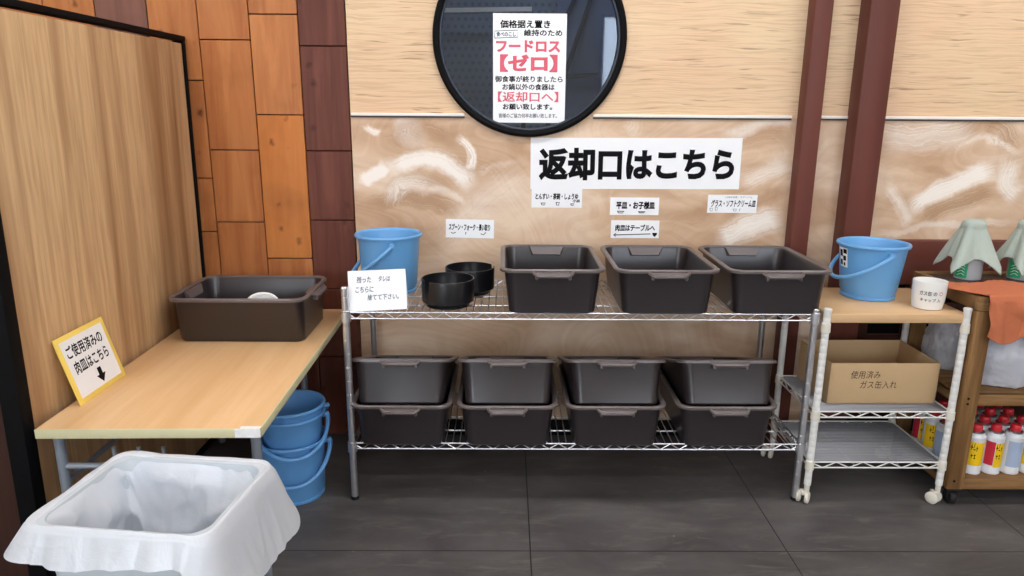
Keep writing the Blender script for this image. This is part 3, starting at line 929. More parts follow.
# ------------------------------------------------------------------ yellow bordered sign leaning on the partition
th = math.atan2(0.050, 0.180)
sg = MB().box((0, 0.002, 0.098), (0.244, 0.004, 0.198), bevel=0.001).build('table_sign', M['yellow'], None, (-1.1925, 2.000, TZ + 0.0012), (-th, 0, PI / 2 + math.radians(-1.0)))
sg.rotation_euler = (Matrix.Rotation(PI / 2, 3, 'Z') @ Matrix.Rotation(-th, 3, 'X')).to_euler()
tag(sg, 'yellow bordered sign with a down arrow leaning on the walnut partition', 'sign')
MB().box((0, -0.0004, 0.0985), (0.210, 0.0008, 0.168)).build('face', M['paper'], sg)
lettering('ご使用済みの', sg, M['ink'], 0.176, 0.038, -0.004, 0.147, bold=0.022)
lettering('肉皿はこちら', sg, M['ink'], 0.168, 0.038, 0.0, 0.098, bold=0.022)
MB().prism([(0, 0), (0.022, 0.024), (0.009, 0.024), (0.009, 0.046), (-0.009, 0.046), (-0.009, 0.024), (-0.022, 0.024)], 0.0005, Matrix.Translation((0.012, -0.0012, 0.022))).build('arrow', M['ink'], sg, smooth=False)

# ------------------------------------------------------------------ buckets
def bucket_body(mb, r1, r0, h):
    mb.lathe([(r0 - 0.008, 0.0), (r0, 0.002), (r0 + 0.0005, 0.012), (r0 - 0.004, 0.014), (r0 + (r1 - r0) * 0.10, 0.030), (r1 - 0.010, h - 0.024), (r1 - 0.009, h - 0.020),
              (r1 - 0.0085, h - 0.014), (r1, h - 0.012), (r1 + 0.002, h - 0.006), (r1, h - 0.001), (r1 - 0.005, h), (r1 - 0.010, h - 0.003), (r1 - 0.013, h - 0.010),
              (r0 + (r1 - r0) * 0.10 - 0.003, 0.030), (r0 - 0.004, 0.008), (r0 - 0.02, 0.005)], n=56)

def make_bucket(name_label, loc, m, r1=0.126, r0=0.100, h=0.226, piv=0.0, swing=115.0, group=None, long=1.3):
    """piv: angle of the pivot axis round Z; swing: how far the bail has fallen from upright"""
    t = empty('bucket', name_label, 'bucket', loc, group=group)
    mb = MB()
    bucket_body(mb, r1, r0, h)
    mb.build('body', m, t)
    a = math.radians(piv)
    ax = Vector((math.cos(a), math.sin(a), 0))
    sd = Vector((-math.sin(a), math.cos(a), 0))
    sw = math.radians(swing)
    zp = h - 0.030
    d = sd * math.sin(sw) + Vector((0, 0, 1)) * math.cos(sw)
    R = r1 + 0.009
    pts, rad = [], []
    for k in range(33):
        ph = PI * k / 32
        reach = R * long
        pts.append(Vector((0, 0, zp)) + ax * math.cos(ph) * R + d * math.sin(ph) * reach)
        rad.append(0.0076 if 2 < k < 30 else 0.0082)
    mb = MB()
    mb.tube(pts, rad, 8)
    for s in (-1, 1):
        mb.tube([ax * s * (r1 - 0.014) + Vector((0, 0, zp)), ax * s * (R + 0.004) + Vector((0, 0, zp))], 0.0095, 12)
    mb.build('bail_handle', m, t)
    return t

make_bucket('blue bucket on the left end of the rack top deck, behind the white card', (-0.447, 2.685, SZ_T), M['blue'], piv=-76, swing=-132, long=1.42, group='blue buckets')

# ------------------------------------------------------------------ white utility cart
CX0, CX1, CY0, CY1, CT = 1.103, 1.585, 2.355, 2.705, 0.722
ct = empty('utility_cart', 'white wire cart on casters with a beige board top, between rack and wooden trolley', 'cart', ((CX0 + CX1) / 2, (CY0 + CY1) / 2, 0))
ox, oy = ct.location.x, ct.location.y
MB().box((0.004, 0.014, CT - 0.016), (CX1 - CX0 + 0.008, CY1 - CY0 + 0.03, 0.032), bevel=0.003).build('top_board', M['cart_board'], ct)
for x, y, top in ((CX0, CY0, 0.742), (CX1, CY0, 0.746), (CX0, CY1, 0.69), (CX1, CY1, 0.69)):
    mb = MB()
    pr = [(0.0125, 0.075)]
    z = 0.10
    while z < top - 0.03:
        pr += [(0.0125, z - 0.0015), (0.0121, z - 0.0007), (0.0121, z + 0.0007), (0.0125, z + 0.0015)]
        z += 0.0254
    pr += [(0.0125, top - 0.012), (0.0138, top - 0.011), (0.0138, top - 0.002), (0.011, top)]
    mb.lathe(pr, (x - ox, y - oy, 0), 14)
    p = mb.build('post', M['white_metal'], ct)
    for z in (0.655, 0.33, 0.135):
        mb = MB()
        mb.lathe([(0.0128, z), (0.0160, z + 0.002), (0.0148, z + 0.034), (0.0128, z + 0.036)], (x - ox, y - oy, 0), 16)
        mb.build('sleeve', M['white_dirty'], p)
    # caster: stem, fork hood and twin wheels
    mb = MB()
    sgn = -1 if x == CX0 else 1
    mb.tube([(x - ox, y - oy, 0.045), (x - ox, y - oy, 0.085)], [0.009, 0.0105], 10)
    wx, wy = x - ox - 0.008 * (1 if y == CY0 else 2), y - oy + 0.006
    for q in (-1, 1):
        dv = Vector((math.cos(0.6 * sgn), math.sin(0.6 * sgn), 0)) * 0.0145 * q
        c = Vector((wx, wy, 0.0225)) + dv
        ex = dv.normalized()
        rim = []
        for rr, off in ((0.006, 0.0085), (0.018, 0.0075), (0.0225, 0.004), (0.0225, -0.004), (0.018, -0.0075), (0.006, -0.0085)):
            ey = Vector((0, 0, 1))
            ez = ex.cross(ey)
            rim.append([c + ex * off + (ey * math.cos(2 * PI * k / 20) + ez * math.sin(2 * PI * k / 20)) * rr for k in range(20)])
        mb.loft(rim)
    mb.box((wx, wy, 0.040), (0.022, 0.026, 0.018), bevel=0.005)
    mb.build('caster', M['white_dirty'], p)
for z in (0.361, 0.164):
    wire_deck('deck', ct, M['silver_wire'], CX0 - ox, CX1 - ox, CY0 - oy, CY1 - oy, z, pitch=0.0125, along='X', nbars=2, trussh=0.022, zig=0.05, wr=0.0027, tm=M['white_metal'])
mb = MB()
mb.tube([(CX0 - ox, CY1 - oy, 0.66), (CX1 - ox, CY1 - oy, 0.66)], 0.006, 8)
mb.build('rear_rail', M['white_metal'], ct)

bk = make_bucket('blue bucket with a black and white sticker on the beige cart top', (1.362, 2.608, CT), M['blue'], r1=0.125, r0=0.095, h=0.206, piv=-87, swing=-126, long=1.26, group='blue buckets')
mb = MB()
def stick(u, v):
    a = math.radians(-172 + (u - 0.5) * 22)
    z = 0.115 + v * 0.072
    r = 0.095 + 0.030 * (0.10 + 0.90 * max(0, (z - 0.03)) / 0.165) - 0.004 + 0.0012
    return Vector((r * math.cos(a), r * math.sin(a), z))
mb.grid(stick, 8, 8)
st = mb.build('sticker', M['paper'], bk)
mb = MB()
for u0, u1, v0, v1 in ((0.1, 0.45, 0.55, 0.9), (0.55, 0.95, 0.72, 0.95), (0.5, 0.85, 0.35, 0.6), (0.1, 0.4, 0.1, 0.38), (0.55, 0.75, 0.08, 0.25)):
    def fn(u, v, a=(u0, u1, v0, v1)):
        p = stick(a[0] + u * (a[1] - a[0]), a[2] + v * (a[3] - a[2]))
        return Vector((p.x * 1.006, p.y * 1.006, p.z))
    mb.grid(fn, 4, 4)
mb.build('print', M['ink'], st)

# nested buckets under the table
sx, sy = -0.782, 2.420
make_bucket('bottom blue bucket of the nested stack under the table', (sx, sy, 0), M['blue_shaded'], r1=0.124, r0=0.104, h=0.232, piv=12, swing=-132, group='blue buckets')
make_bucket('middle blue bucket of the nested stack under the table', (sx - 0.002, sy + 0.002, 0.095), M['blue_shaded'], r1=0.122, r0=0.094, h=0.232, piv=20, swing=-126, group='blue buckets')
t3 = make_bucket('top blue bucket of the nested stack under the table', (sx, sy + 0.004, 0.128), M['blue_shaded'], r1=0.122, r0=0.092, h=0.232, piv=20, swing=128, group='blue buckets')

# cup on the cart
cp = MB()
cp.lathe([(0.044, 0.0), (0.049, 0.003), (0.0525, 0.030), (0.0545, 0.060), (0.0545, 0.084), (0.0555, 0.096), (0.0548, 0.099), (0.0515, 0.098), (0.0505, 0.086), (0.0500, 0.06), (0.047, 0.025), (0.040, 0.008)], n=48)
cup = cp.build('cup', M['ceramic'], None, (1.497, 2.447, CT))
tag(cup, 'white ceramic cup with handwriting on the beige cart top', 'cup')

def wrap_text(o, r, zc):
    """turn flat lettering into a mesh bent round a cup of radius r(z)"""
    for v in o.data.vertices:
        rr = r(v.co.z) + 0.0009
        a = v.co.x / rr - PI / 2 - 0.42
        v.co = Vector((rr * math.cos(a), rr * math.sin(a), v.co.z))
    return o
cup_r = lambda z: 0.0525 + 0.0022 * (z - 0.03) / 0.03
for body, w, h, cx, cz, m in (('ガス缶 の', 0.056, 0.016, -0.008, 0.062, M['ink']), ('キャップ 入', 0.066, 0.013, 0.002, 0.038, M['ink']), ('○', 0.012, 0.014, 0.034, 0.062, M['can_red'])):
    wrap_text(lettering(body, cup, m, w, h, cx, cz, y=0.0, bold=0.012), cup_r, 0)

# cardboard box on the cart's upper wire deck
BZ = 0.362
cb = empty('cardboard_box', 'open cardboard box with handwriting on the upper wire deck of the white cart', 'box', (1.368, 2.560, BZ), (0, 0, math.radians(0.3)))
w, d, h, t = 0.398, 0.27, 0.156, 0.004
mb = MB()
mb.box((0, 0, t / 2), (w, d, t))
mb.box((0, -d / 2 + t / 2, h / 2), (w, t, h), bevel=0.001)
mb.box((0, d / 2 - t / 2, h / 2), (w, t, h), bevel=0.001)
mb.box((-w / 2 + t / 2, 0, h / 2), (t, d, h), bevel=0.001)
mb.box((w / 2 - t / 2, 0, h / 2), (t, d, h), bevel=0.001)
mb.build('body', M['card'], cb)
lettering('使用済み', cb, M['ink_brown'], 0.108, 0.030, -0.068, 0.112, y=-d / 2 - 0.0006, shear=0.1)
lettering('ガス缶入れ', cb, M['ink_brown'], 0.134, 0.030, -0.018, 0.074, y=-d / 2 - 0.0006, shear=0.1)

# ------------------------------------------------------------------ bowls, card
def bowl(loc, rotz, label):
    mb = MB()
    n = 120
    prof = [(0.070, 0.0), (0.080, 0.002), (0.083, 0.012), (0.0955, 0.020), (0.0975, 0.096), (0.0965, 0.100), (0.0935, 0.100), (0.0915, 0.030), (0.078, 0.014)]
    rings = []
    for r, z in prof:
        rg = []
        for k in range(n):
            a = 2 * PI * k / n
            zz = z
            if z > 0.09 and abs(a - PI) < 0.12:
                zz = z - 0.045          # slot in the wall
            rg.append(Vector((r * math.cos(a), r * math.sin(a), zz)))
        rings.append(rg)
    mb.loft(rings)
    o = mb.build('bowl', M['black_plastic'], None, loc, (0, 0, rotz))
    o.scale = (0.965, 0.965, 1.0)
    return tag(o, label, 'bowl', 'black bowls')
bowl((-0.208, 2.478, SZ_T), math.radians(42), 'front black round bowl with a slot in its wall on the rack top deck')
bowl((-0.139, 2.664, SZ_T), math.radians(-160), 'rear black round bowl on the rack top deck near the wall')

cd = empty('note_card', 'white handwritten card standing in front of the blue bucket on the rack', 'card', (-0.442, 2.387, SZ_T + 0.0005), (0, 0, math.radians(4)))
lean = math.radians(-14)
RL = Matrix.Rotation(lean, 4, 'X')
mb = MB()
mb.prism([(-0.099, 0), (0.099, 0.007), (0.094, 0.147), (-0.104, 0.140)], 0.0008, RL)
c = mb.build('front_leaf', M['paper'], cd, smooth=False)
mb = MB()
mb.prism([(-0.099, 0.0), (0.099, 0.0), (0.094, 0.1465), (-0.104, 0.1395)], 0.0008, Matrix.Translation((0, 2 * 0.1435 * math.sin(-lean) + 0.001, 0)) @ Matrix.Rotation(-lean, 4, 'X'))
mb.build('back_leaf', M['paper'], cd, smooth=False)
for body, w, h, cx, cz in (('残った', 0.050, 0.022, -0.045, 0.112), ('タレは', 0.040, 0.020, 0.025, 0.113), ('こちらに', 0.062, 0.020, -0.044, 0.078), ('捨てて下さい。', 0.108, 0.020, 0.018, 0.050)):
    lettering(body, cd, M['ink_pen'], w, h, cx, cz, y=-0.0007, shear=0.15, pre=RL @ Matrix.Rotation(math.radians(-2.0), 4, 'Y'), bold=0.012)

# ------------------------------------------------------------------ papers on the wall
def sheet(name, label, cat, x0, x1, z0, z1, y=WY, tilt=0.0, th=0.0010, curl=0.0):
    w, h = x1 - x0, z1 - z0
    mb = MB()
    nx = 14
    A, B = [], []
    for k in range(nx + 1):
        u = k / nx
        dy = -th - curl * 0.5 * (1 + math.sin(u * 19 + x0 * 7))
        A.append((-w / 2 + w * u, dy))
    rings = []
    for x, dy in A:
        rings.append([Vector((x, dy, -h / 2)), Vector((x, dy, h / 2)), Vector((x, -0.0001, h / 2)), Vector((x, -0.0001, -h / 2))])
    mb.loft(rings)
    o = mb.build(name, M['paper'], None, ((x0 + x1) / 2, y, (z0 + z1) / 2), (0, tilt, 0))
    return tag(o, label, cat)

def strokes(o, segs, m=None, r=0.0015, y=-0.0022):
    """felt pen lines drawn on a sheet, in its own XZ"""
    mb = MB()
    for pts in segs:
        mb.tube([Vector((px, y, pz)) for px, pz in pts], r, 5)
    return mb.build('pen_drawing', m or M['ink'], o)

def dish_glyph(cx, cz, w, h):
    return [[(cx - w / 2, cz + h / 2), (cx + w / 2, cz + h / 2), (cx + w * 0.28, cz - h / 2), (cx - w * 0.28, cz - h / 2), (cx - w / 2, cz + h / 2)]]

sg = sheet('wall_sign', 'big white banner of large black Japanese characters below the round window', 'sign', 0.095, 0.944, 1.084, 1.288, tilt=math.radians(-0.25), curl=0.0004)
TY = -0.0022
lettering('返却口はこちら', sg, M['ink'], 0.790, 0.130, 0.004, -0.002, y=TY, bold=0.045)

n1 = sheet('wall_note', 'small handwritten note on the plaster above the black bowls, leftmost of the notes', 'note', -0.250, -0.052, 0.879, 0.956, tilt=math.radians(1))
lettering('スプーン・フォーク・長い取り', n1, M['ink'], 0.170, 0.028, -0.002, 0.006, y=-0.0014, bold=0.042, shear=0.08)
strokes(n1, [[(-0.078, -0.016), (-0.07, -0.021), (-0.058, -0.016)], [(-0.016, -0.014), (-0.018, -0.024)], [(0.045, -0.02), (0.056, -0.024), (0.066, -0.014)]], y=-0.0014)

n2 = sheet('wall_note', 'small handwritten note hanging directly under the left end of the big banner', 'note', 0.101, 0.307, 1.006, 1.083)
lettering('とんすい・茶碗・しょうゆ', n2, M['ink'], 0.174, 0.026, 0.0, 0.008, y=-0.0014, bold=0.04, shear=0.08)
lettering('小皿', n2, M['ink'], 0.030, 0.013, 0.080, -0.010, y=-0.0014, bold=0.04)
strokes(n2, dish_glyph(-0.055, -0.023, 0.018, 0.008) + dish_glyph(0.004, -0.022, 0.014, 0.011) + dish_glyph(0.064, -0.025, 0.014, 0.006), y=-0.0014)

n3 = sheet('wall_note', 'handwritten note without arrow, upper of the two notes above the middle tub', 'note', 0.423, 0.623, 0.978, 1.050)
lettering('平皿・お子様皿', n3, M['ink'], 0.158, 0.032, 0.004, 0.004, y=-0.0014, bold=0.045)
strokes(n3, dish_glyph(-0.056, -0.024, 0.028, 0.007) + dish_glyph(0.03, -0.024, 0.028, 0.005), y=-0.0014)

n4 = sheet('wall_note', 'handwritten note with a long arrow pointing left, lower note above the middle tub', 'note', 0.430, 0.629, 0.882, 0.956)
lettering('肉皿はテーブルへ', n4, M['ink'], 0.164, 0.028, 0.0, 0.006, y=-0.0014, bold=0.04, shear=0.05)
strokes(n4, [[(-0.086, -0.024), (0.064, -0.019)], [(-0.078, -0.018), (-0.088, -0.024), (-0.078, -0.030)]], r=0.0018, y=-0.0014)
mb = MB()
mb.prism([(0.082 + 0.010 * math.copysign(abs(math.sin(a)) ** 1.6, math.sin(a)), -0.018 + 0.0085 * (math.cos(a) - 0.35 * math.cos(2 * a) - 0.25)) for a in [2 * PI * k / 24 for k in range(24)]], 0.0004, Matrix.Translation((0, -0.0016, 0)))
mb.build('pen_blot', M['ink'], n4, smooth=False)

n5 = sheet('wall_note', 'small handwritten note on the plaster beside the brown post, rightmost of the notes', 'note', 0.822, 1.024, 0.989, 1.063)
lettering('グラス・ソフトクリーム皿', n5, M['ink'], 0.182, 0.030, 0.004, 0.002, y=-0.0014, bold=0.032, shear=0.15)
lettering('(小鉢のお皿・スプーンへ)', n5, M['ink'], 0.108, 0.010, 0.024, 0.027, y=-0.0014)
strokes(n5, dish_glyph(-0.085, -0.024, 0.012, 0.012) + dish_glyph(-0.064, -0.022, 0.011, 0.013) + dish_glyph(0.012, -0.025, 0.016, 0.008) + [[(0.03, -0.03), (0.034, -0.019)]], r=0.0008, y=-0.0014)

# poster on the pane of the round window
po = sheet('poster', 'white poster with pink and black Japanese text on the round window', 'poster', -0.056, 0.229, 1.344, 1.754, y=WY + 0.0098)
L = [('価格据え置き', 0.194, 0.0297, -0.0183, 0.1660, 'ink', 0.030),
     ('維持のため', 0.149, 0.0244, 0.0512, 0.1344, 'ink', 0.025),
     ('フードロス', 0.250, 0.0451, -0.0058, 0.0846, 'ink_red', 0.045),
     ('【ゼロ】', 0.225, 0.0658, -0.0029, 0.0216, 'ink_red', 0.045),
     ('御食事が終りましたら', 0.266, 0.0241, -0.0019, -0.0380, 'ink', 0.025),
     ('お鍋以外の食器は', 0.206, 0.0241, -0.0029, -0.0677, 'ink', 0.025),
     ('【返却口へ】', 0.239, 0.0399, -0.0039, -0.1053, 'ink_red', 0.020),
     ('お願い致します。', 0.196, 0.0237, -0.0058, -0.1431, 'ink', 0.030),
     ('皆様のご協力何卒お願い致します。', 0.231, 0.0169, -0.0039, -0.1777, 'ink', 0.012)]
for body, w, h, cx, cz, m, bo in L:
    lettering(body, po, M[m], w, h, cx, cz, y=-0.0014, bold=bo)
lettering('食べのこし', po, M['ink_blue'], 0.076, 0.018, -0.092, 0.1290, y=-0.0014, bold=0.03)
bx = [(-0.136, 0.114), (-0.136, 0.140), (-0.047, 0.144), (-0.047, 0.118), (-0.136, 0.114)]
strokes(po, [bx], M['ink_blue'], r=0.0013, y=-0.0014)

# ------------------------------------------------------------------ wooden trolley on the right
TX0, TX1, TY0, TY1, TT = 1.604, 2.300, 2.335, 2.745, 0.786
tr = empty('wooden_trolley', 'weathered wooden trolley on black casters at the right edge, gas cans below', 'trolley', ((TX0 + TX1) / 2, (TY0 + TY1) / 2, 0))
ox, oy = tr.location.x, tr.location.y
for x in (TX0 + 0.030, TX1 - 0.030):
    for y in (TY0 + 0.022, TY1 - 0.022):
        mb = MB()
        mb.box((x - ox, y - oy, 0.4015), (0.060, 0.044, 0.673), bevel=0.004)
        l = mb.build('leg', M['cart_wood'], tr)
        if y < oy:
            for z in (0.42, 0.40, 0.10):
                MB().tube([(x - ox - 0.008, y - oy - 0.0235, z), (x - ox - 0.008, y - oy - 0.020, z)], 0.0045, 10).build('screw', M['black_frame'], l)
        mb = MB()
        cx, cy = x - ox, y - oy
        mb.tube([(cx - 0.010, cy, 0.026), (cx + 0.010, cy, 0.026)], 0.0255, 24)
        mb.box((cx, cy, 0.0605), (0.046, 0.040, 0.008), bevel=0.002)
        for q in (-1, 1):
            mb.box((cx + q * 0.015, cy, 0.042), (0.003, 0.024, 0.036), bevel=0.001)
        mb.build('caster', M['black_rubber'], l)
mb = MB()
mb.box((0, 0, TT - 0.010), (TX1 - TX0 - 0.012, TY1 - TY0 - 0.012, 0.012), bevel=0.002)
mb.build('top_panel', M['dark_top'], tr)
for y in (TY0 + 0.011, TY1 - 0.011):
    MB().box((0, y - oy, TT - 0.022), (TX1 - TX0, 0.022, 0.050), bevel=0.004).build('top_rail', M['cart_wood_x'], tr)
for x in (TX0 + 0.012, TX1 - 0.012):
    MB().box((x - ox, 0, TT - 0.022), (0.024, TY1 - TY0 - 0.044, 0.050), bevel=0.004).build('side_rail', M['cart_wood_y'], tr)
for z in (0.415, 0.088):
    mb = MB()
    mb.box((0, 0, z + 0.010), (TX1 - TX0 - 0.010, TY1 - TY0 - 0.012, 0.018))
    mb.box((0, TY0 + 0.012 - oy, z - 0.002), (TX1 - TX0 - 0.12, 0.020, 0.042), bevel=0.003)
    mb.box((0, TY1 - 0.012 - oy, z - 0.002), (TX1 - TX0 - 0.12, 0.020, 0.042), bevel=0.003)
    mb.build('shelf', M['cart_wood_x'], tr)
for x in (TX0 + 0.016, TX1 - 0.016):
    for z in (0.405, 0.082):
        MB().box((x - ox, 0, z), (0.022, TY1 - TY0 - 0.088, 0.042), bevel=0.003).build('low_side_rail', M['cart_wood_y'], tr)

# gas cans on its bottom shelf
CZ = 0.107
def make_can(kind, label):
    t = empty('gas_can', label, 'gas can', group='red capped gas cans on the trolley')
    mb = MB()
    mb.lathe([(0.030, 0.0), (0.0325, 0.002), (0.0330, 0.005), (0.0325, 0.008), (0.0325, 0.140), (0.0330, 0.143), (0.0320, 0.146), (0.026, 0.155), (0.0195, 0.160), (0.0195, 0.163)], n=28)
    mb.build('body', M['can_white'], t)
    mb = MB()
    mb.lathe([(0.0215, 0.1565), (0.0255, 0.158), (0.0255, 0.163), (0.019, 0.166)], n=24)
    mb.build('collar', M['steel'], t)
    mb = MB()
    mb.lathe([(0.0170, 0.1645), (0.0180, 0.166), (0.0170, 0.182), (0.0140, 0.187), (0.009, 0.188)], n=24)
    mb.build('cap', M['red_cap'], t)
    def arc(a0, a1, z0, z1, r, m, name):
        mb = MB()
        mb.grid(lambda u, v: Vector((r * math.cos(a0 + u * (a1 - a0)), r * math.sin(a0 + u * (a1 - a0)), z0 + v * (z1 - z0))), 20, 3)
        return mb.build(name, m, t)
    f = -PI / 2
    if kind == 0:
        lb = arc(f - 1.15, f + 0.85, 0.036, 0.128, 0.0329, M['can_yellow'], 'label_band')
    elif kind == 1:
        arc(f - 1.3, f - 0.35, 0.036, 0.128, 0.0329, M['can_red'], 'label_band')
        lb = arc(f - 0.3, f + 1.3, 0.030, 0.124, 0.0329, M['can_yellow'], 'label_band')
    else:
        lb = arc(f - 1.2, f + 0.5, 0.030, 0.130, 0.0329, M['can_blue'], 'label_band')
    if kind < 2:
        mb = MB()
        for k, (da, dz, wa, hz) in enumerate(((0, .020, .22, .004), (.06, .012, .06, .020), (.30, .022, .05, .018), (.26, .012, .20, .004), (.52, .018, .16, .004), (.56, .008, .05, .020), (.10, -.012, .20, .004), (.16, -.022, .05, .018), (.38, -.010, .18, .004), (.40, -.022, .16, .004), (.44, -.022, .05, .018))):
            a0 = f - 0.62 + da + (0.35 if kind else 0)
            zz = 0.085 + dz
            mb.grid(lambda u, v: Vector((0.0332 * math.cos(a0 + u * wa), 0.0332 * math.sin(a0 + u * wa), zz + v * hz)), 4, 3)
        mb.build('script_marks', M['ink'], t)
    return t
protos = {}
rows = ['front row', 'second row', 'third row', 'back row']
colsn = ['behind the wooden leg', 'first beside the wooden leg', 'second from the leg', 'third from the leg', 'fourth from the leg']
kinds = [[0, 0, 1, 2, 0], [2, 0, 0, 1, 1], [0, 1, 0, 0, 2], [1, 2, 0, 1, 0]]
knm = ['yellow labelled', 'red-yellow labelled', 'pale blue labelled']
for r in range(4):
    for c in range(5):
        if r == 0 and c == 0:
            continue
        k = kinds[r][c]
        lab = '%s gas can, %s on the trolley shelf, %s' % (knm[k], rows[r], colsn[c])
        loc = (1.652 + c * 0.0705 + (0.004 if r % 2 else 0), 2.400 + r * 0.0715, CZ)
        rz = rnd.uniform(-0.35, 0.35) - (0.5 if c == 0 else 0.0)
        if k not in protos:
            protos[k] = make_can(k, lab)
            protos[k].location = loc
            protos[k].rotation_euler = (0, 0, rz)
        else:
            dup(protos[k], loc, (0, 0, rz), lab)

# carrier bags on its middle shelf
def bag(name, label, c, r, m, seed, top=1.0):
    bm = bmesh.new()
    bmesh.ops.create_icosphere(bm, subdivisions=5, radius=1.0)
    for v in bm.verts:
        d = v.co.normalized()
        q = d * 1.6 + Vector((seed * 3.1, seed * 1.7, seed))
        f = 1.0 + 0.16 * noise.noise(q) + 0.10 * abs(noise.noise(q * 2.6)) + 0.06 * abs(noise.noise(q * 6.0)) - 0.04
        p = d * f
        z = p.z
        if z < -0.62:
            z = -0.62 + (z + 0.62) * 0.05
        if z > 0.5:
            p.x *= 1 - 0.35 * (z - 0.5) * top
        v.co = Vector((p.x * r[0], p.y * r[1], (z + 0.64) * r[2]))
    mb = MB()
    mb.bm.free()
    mb.bm = bm
    o = mb.build(name, m, None, c, angle=180)
    zmin = min(v.co.z for v in o.data.vertices)
    o.location.z = c[2] - zmin
    return tag(o, label, 'bag')
bag('plastic_bag', 'full white carrier bag on the trolley middle shelf below the orange cloth', (1.815, 2.452, 0.436), (0.125, 0.082, 0.128), M['bag_white'], 2)
bag('plastic_bag', 'crumpled clear grey bag on the trolley middle shelf seen behind the white cart', (1.705, 2.622, 0.436), (0.084, 0.078, 0.140), M['bag_clear'], 5)
bag('plastic_bag', 'white carrier bag at the far right of the trolley middle shelf', (2.02, 2.50, 0.435), (0.10, 0.09, 0.10), M['bag_white'], 8)

# orange cloth over the front of the trolley
def cloth_fn(u, v):
    w = 0.315
    x = 1.628 + w * u
    s = v * 0.346                                 # length along the cloth from its back hem
    back = 0.190 - 0.10 * max(0, 0.35 - u) / 0.35 * 0.0
    yb = TY0 + 0.185 - 0.02 * math.sin(u * 9)
    lay = yb - (TY0 - 0.007)
    n1 = noise.noise(Vector((u * 4, v * 3, 1.3)))
    n2 = noise.noise(Vector((u * 11, v * 8, 4.3)))
    if s < lay:
        z = TT + 0.0055 + 0.004 * abs(n1) + 0.0035 * abs(n2)
        # its left back corner is drawn out along the trolley's side rail
        xx = x - 0.085 * max(0, 1 - u * 2.6) * max(0, 1 - abs(s - lay * 0.45) / (lay * 0.6))
        return Vector((xx, yb - s, z + 0.003))
    e = s - lay
    R = 0.012
    if e < R * PI / 2:
        a = e / R
        return Vector((x, TY0 - 0.007 - R * math.sin(a) * 0.8, TT + 0.0085 - R * (1 - math.cos(a)) + 0.002))
    d = e - R * PI / 2
    fold = 0.010 * math.sin(u * 21 + 3 * n1) * min(1, d / 0.06) + 0.006 * n2
    return Vector((x + 0.012 * d / 0.15 + 0.01 * n1 * d / 0.15, TY0 - 0.018 - R * 0.2 - max(-0.004, fold) - 0.008 * d / 0.15, TT - 0.004 - d * (0.93 + 0.05 * math.sin(u * 7))))
mb = MB()
mb.grid(cloth_fn, 90, 100)
oc = mb.build('orange_cloth', M['orange_cloth'], None, angle=180)
so = oc.modifiers.new('thickness', 'SOLIDIFY')
so.thickness = 0.004
so.offset = 1
tag(oc, 'orange terry cloth hanging over the front edge of the wooden trolley', 'cloth')

# spray bottles with towels over them
def bottle(x, y, label):
    z = TT - 0.0035
    t = empty('spray_bottle', label, 'bottle', (x, y, z), group='clear spray bottles')
    mb = MB()
    mb.lathe([(0.038, 0.0), (0.045, 0.003), (0.0465, 0.012), (0.0460, 0.085), (0.042, 0.115), (0.024, 0.140), (0.0145, 0.150), (0.0145, 0.165)], n=36)
    mb.build('body', M['clear'], t)
    mb = MB()
    mb.tube([(0, 0, 0.164), (0, 0, 0.186)], 0.0165, 20)
    mb.box((0.006, 0, 0.194), (0.052, 0.024, 0.026), bevel=0.006)
    mb.tube([(0.022, 0, 0.188), (0.026, 0, 0.170), (0.024, 0, 0.152)], 0.004, 8)
    mb.build('trigger_head', M['white_metal'], t)
    mb = MB()
    mb.grid(lambda u, v: Vector((0.0472 * math.cos(-3.25 + u * 1.05), 0.0472 * math.sin(-3.25 + u * 1.05), 0.010 + v * 0.066)), 20, 6)
    lb = mb.build('label_band', M['green_label'], t)
    mb = MB()
    for k in range(4):
        mb.tube([Vector((0.0476 * math.cos(a), 0.0476 * math.sin(a), 0.022 + k * 0.011 + 0.004 * math.sin(a * 9))) for a in [-2.95 + 0.08 * q for q in range(8)]], 0.0012, 5)
    mb.build('print', M['paper'], lb)
    return t

def towel(x, y, rz, label, half=0.168, seed=0.0, top=0.226, lift=(1.0, 1.0, 1.0, 1.0)):
    z0 = TT - 0.0035 + top
    mb = MB()
    NU, NV = 128, 40
    def fn(u, v):
        th = 2 * PI * u
        Rm = half / max(abs(math.cos(th)), abs(math.sin(th)))
        s = v * Rm
        q = Vector((math.cos(th) * 1.4 + seed, math.sin(th) * 1.4, v * 0.8))
        n1 = noise.noise(q)
        # corners swing out, sides fold in
        corner = abs(math.sin(2 * th)) ** 1.5
        cidx = int(th / (PI / 2)) % 4
        flat = 0.026
        k = (0.23 + 0.20 * corner) * lift[cidx] + 0.10 * n1 + 0.05 * math.sin(7 * th + seed * 3)
        k = max(0.22, min(0.85, k))
        if s <= flat:
            h, d = s, 0.0035 * (s / flat) ** 2
        else:
            e = s - flat
            ease = min(1.0, e / 0.03)
            kk = 1 + (k - 1) * ease
            h = flat + e * kk
            d = 0.0035 + e * math.sqrt(max(0.02, 1 - kk * kk))
        px = h * math.cos(th)
        py = h * math.sin(th) * 0.9
        return Vector((px, py, -d + 0.004 * noise.noise(Vector((px * 30, py * 30, seed))) ))
    mb.grid(fn, NU, NV, closed_u=True)

    bmesh.ops.remove_doubles(mb.bm, verts=mb.bm.verts[:], dist=0.0002)
    o = mb.build('towel', M['towel'], None, (x, y, z0), (0, 0, rz), angle=180)
    so = o.modifiers.new('thickness', 'SOLIDIFY')
    so.thickness = 0.004
    so.offset = 1
    return tag(o, label, 'towel', 'pale green towels')
bottle(1.752, 2.640, 'clear spray bottle with a green label under the towel nearer the blue bucket')
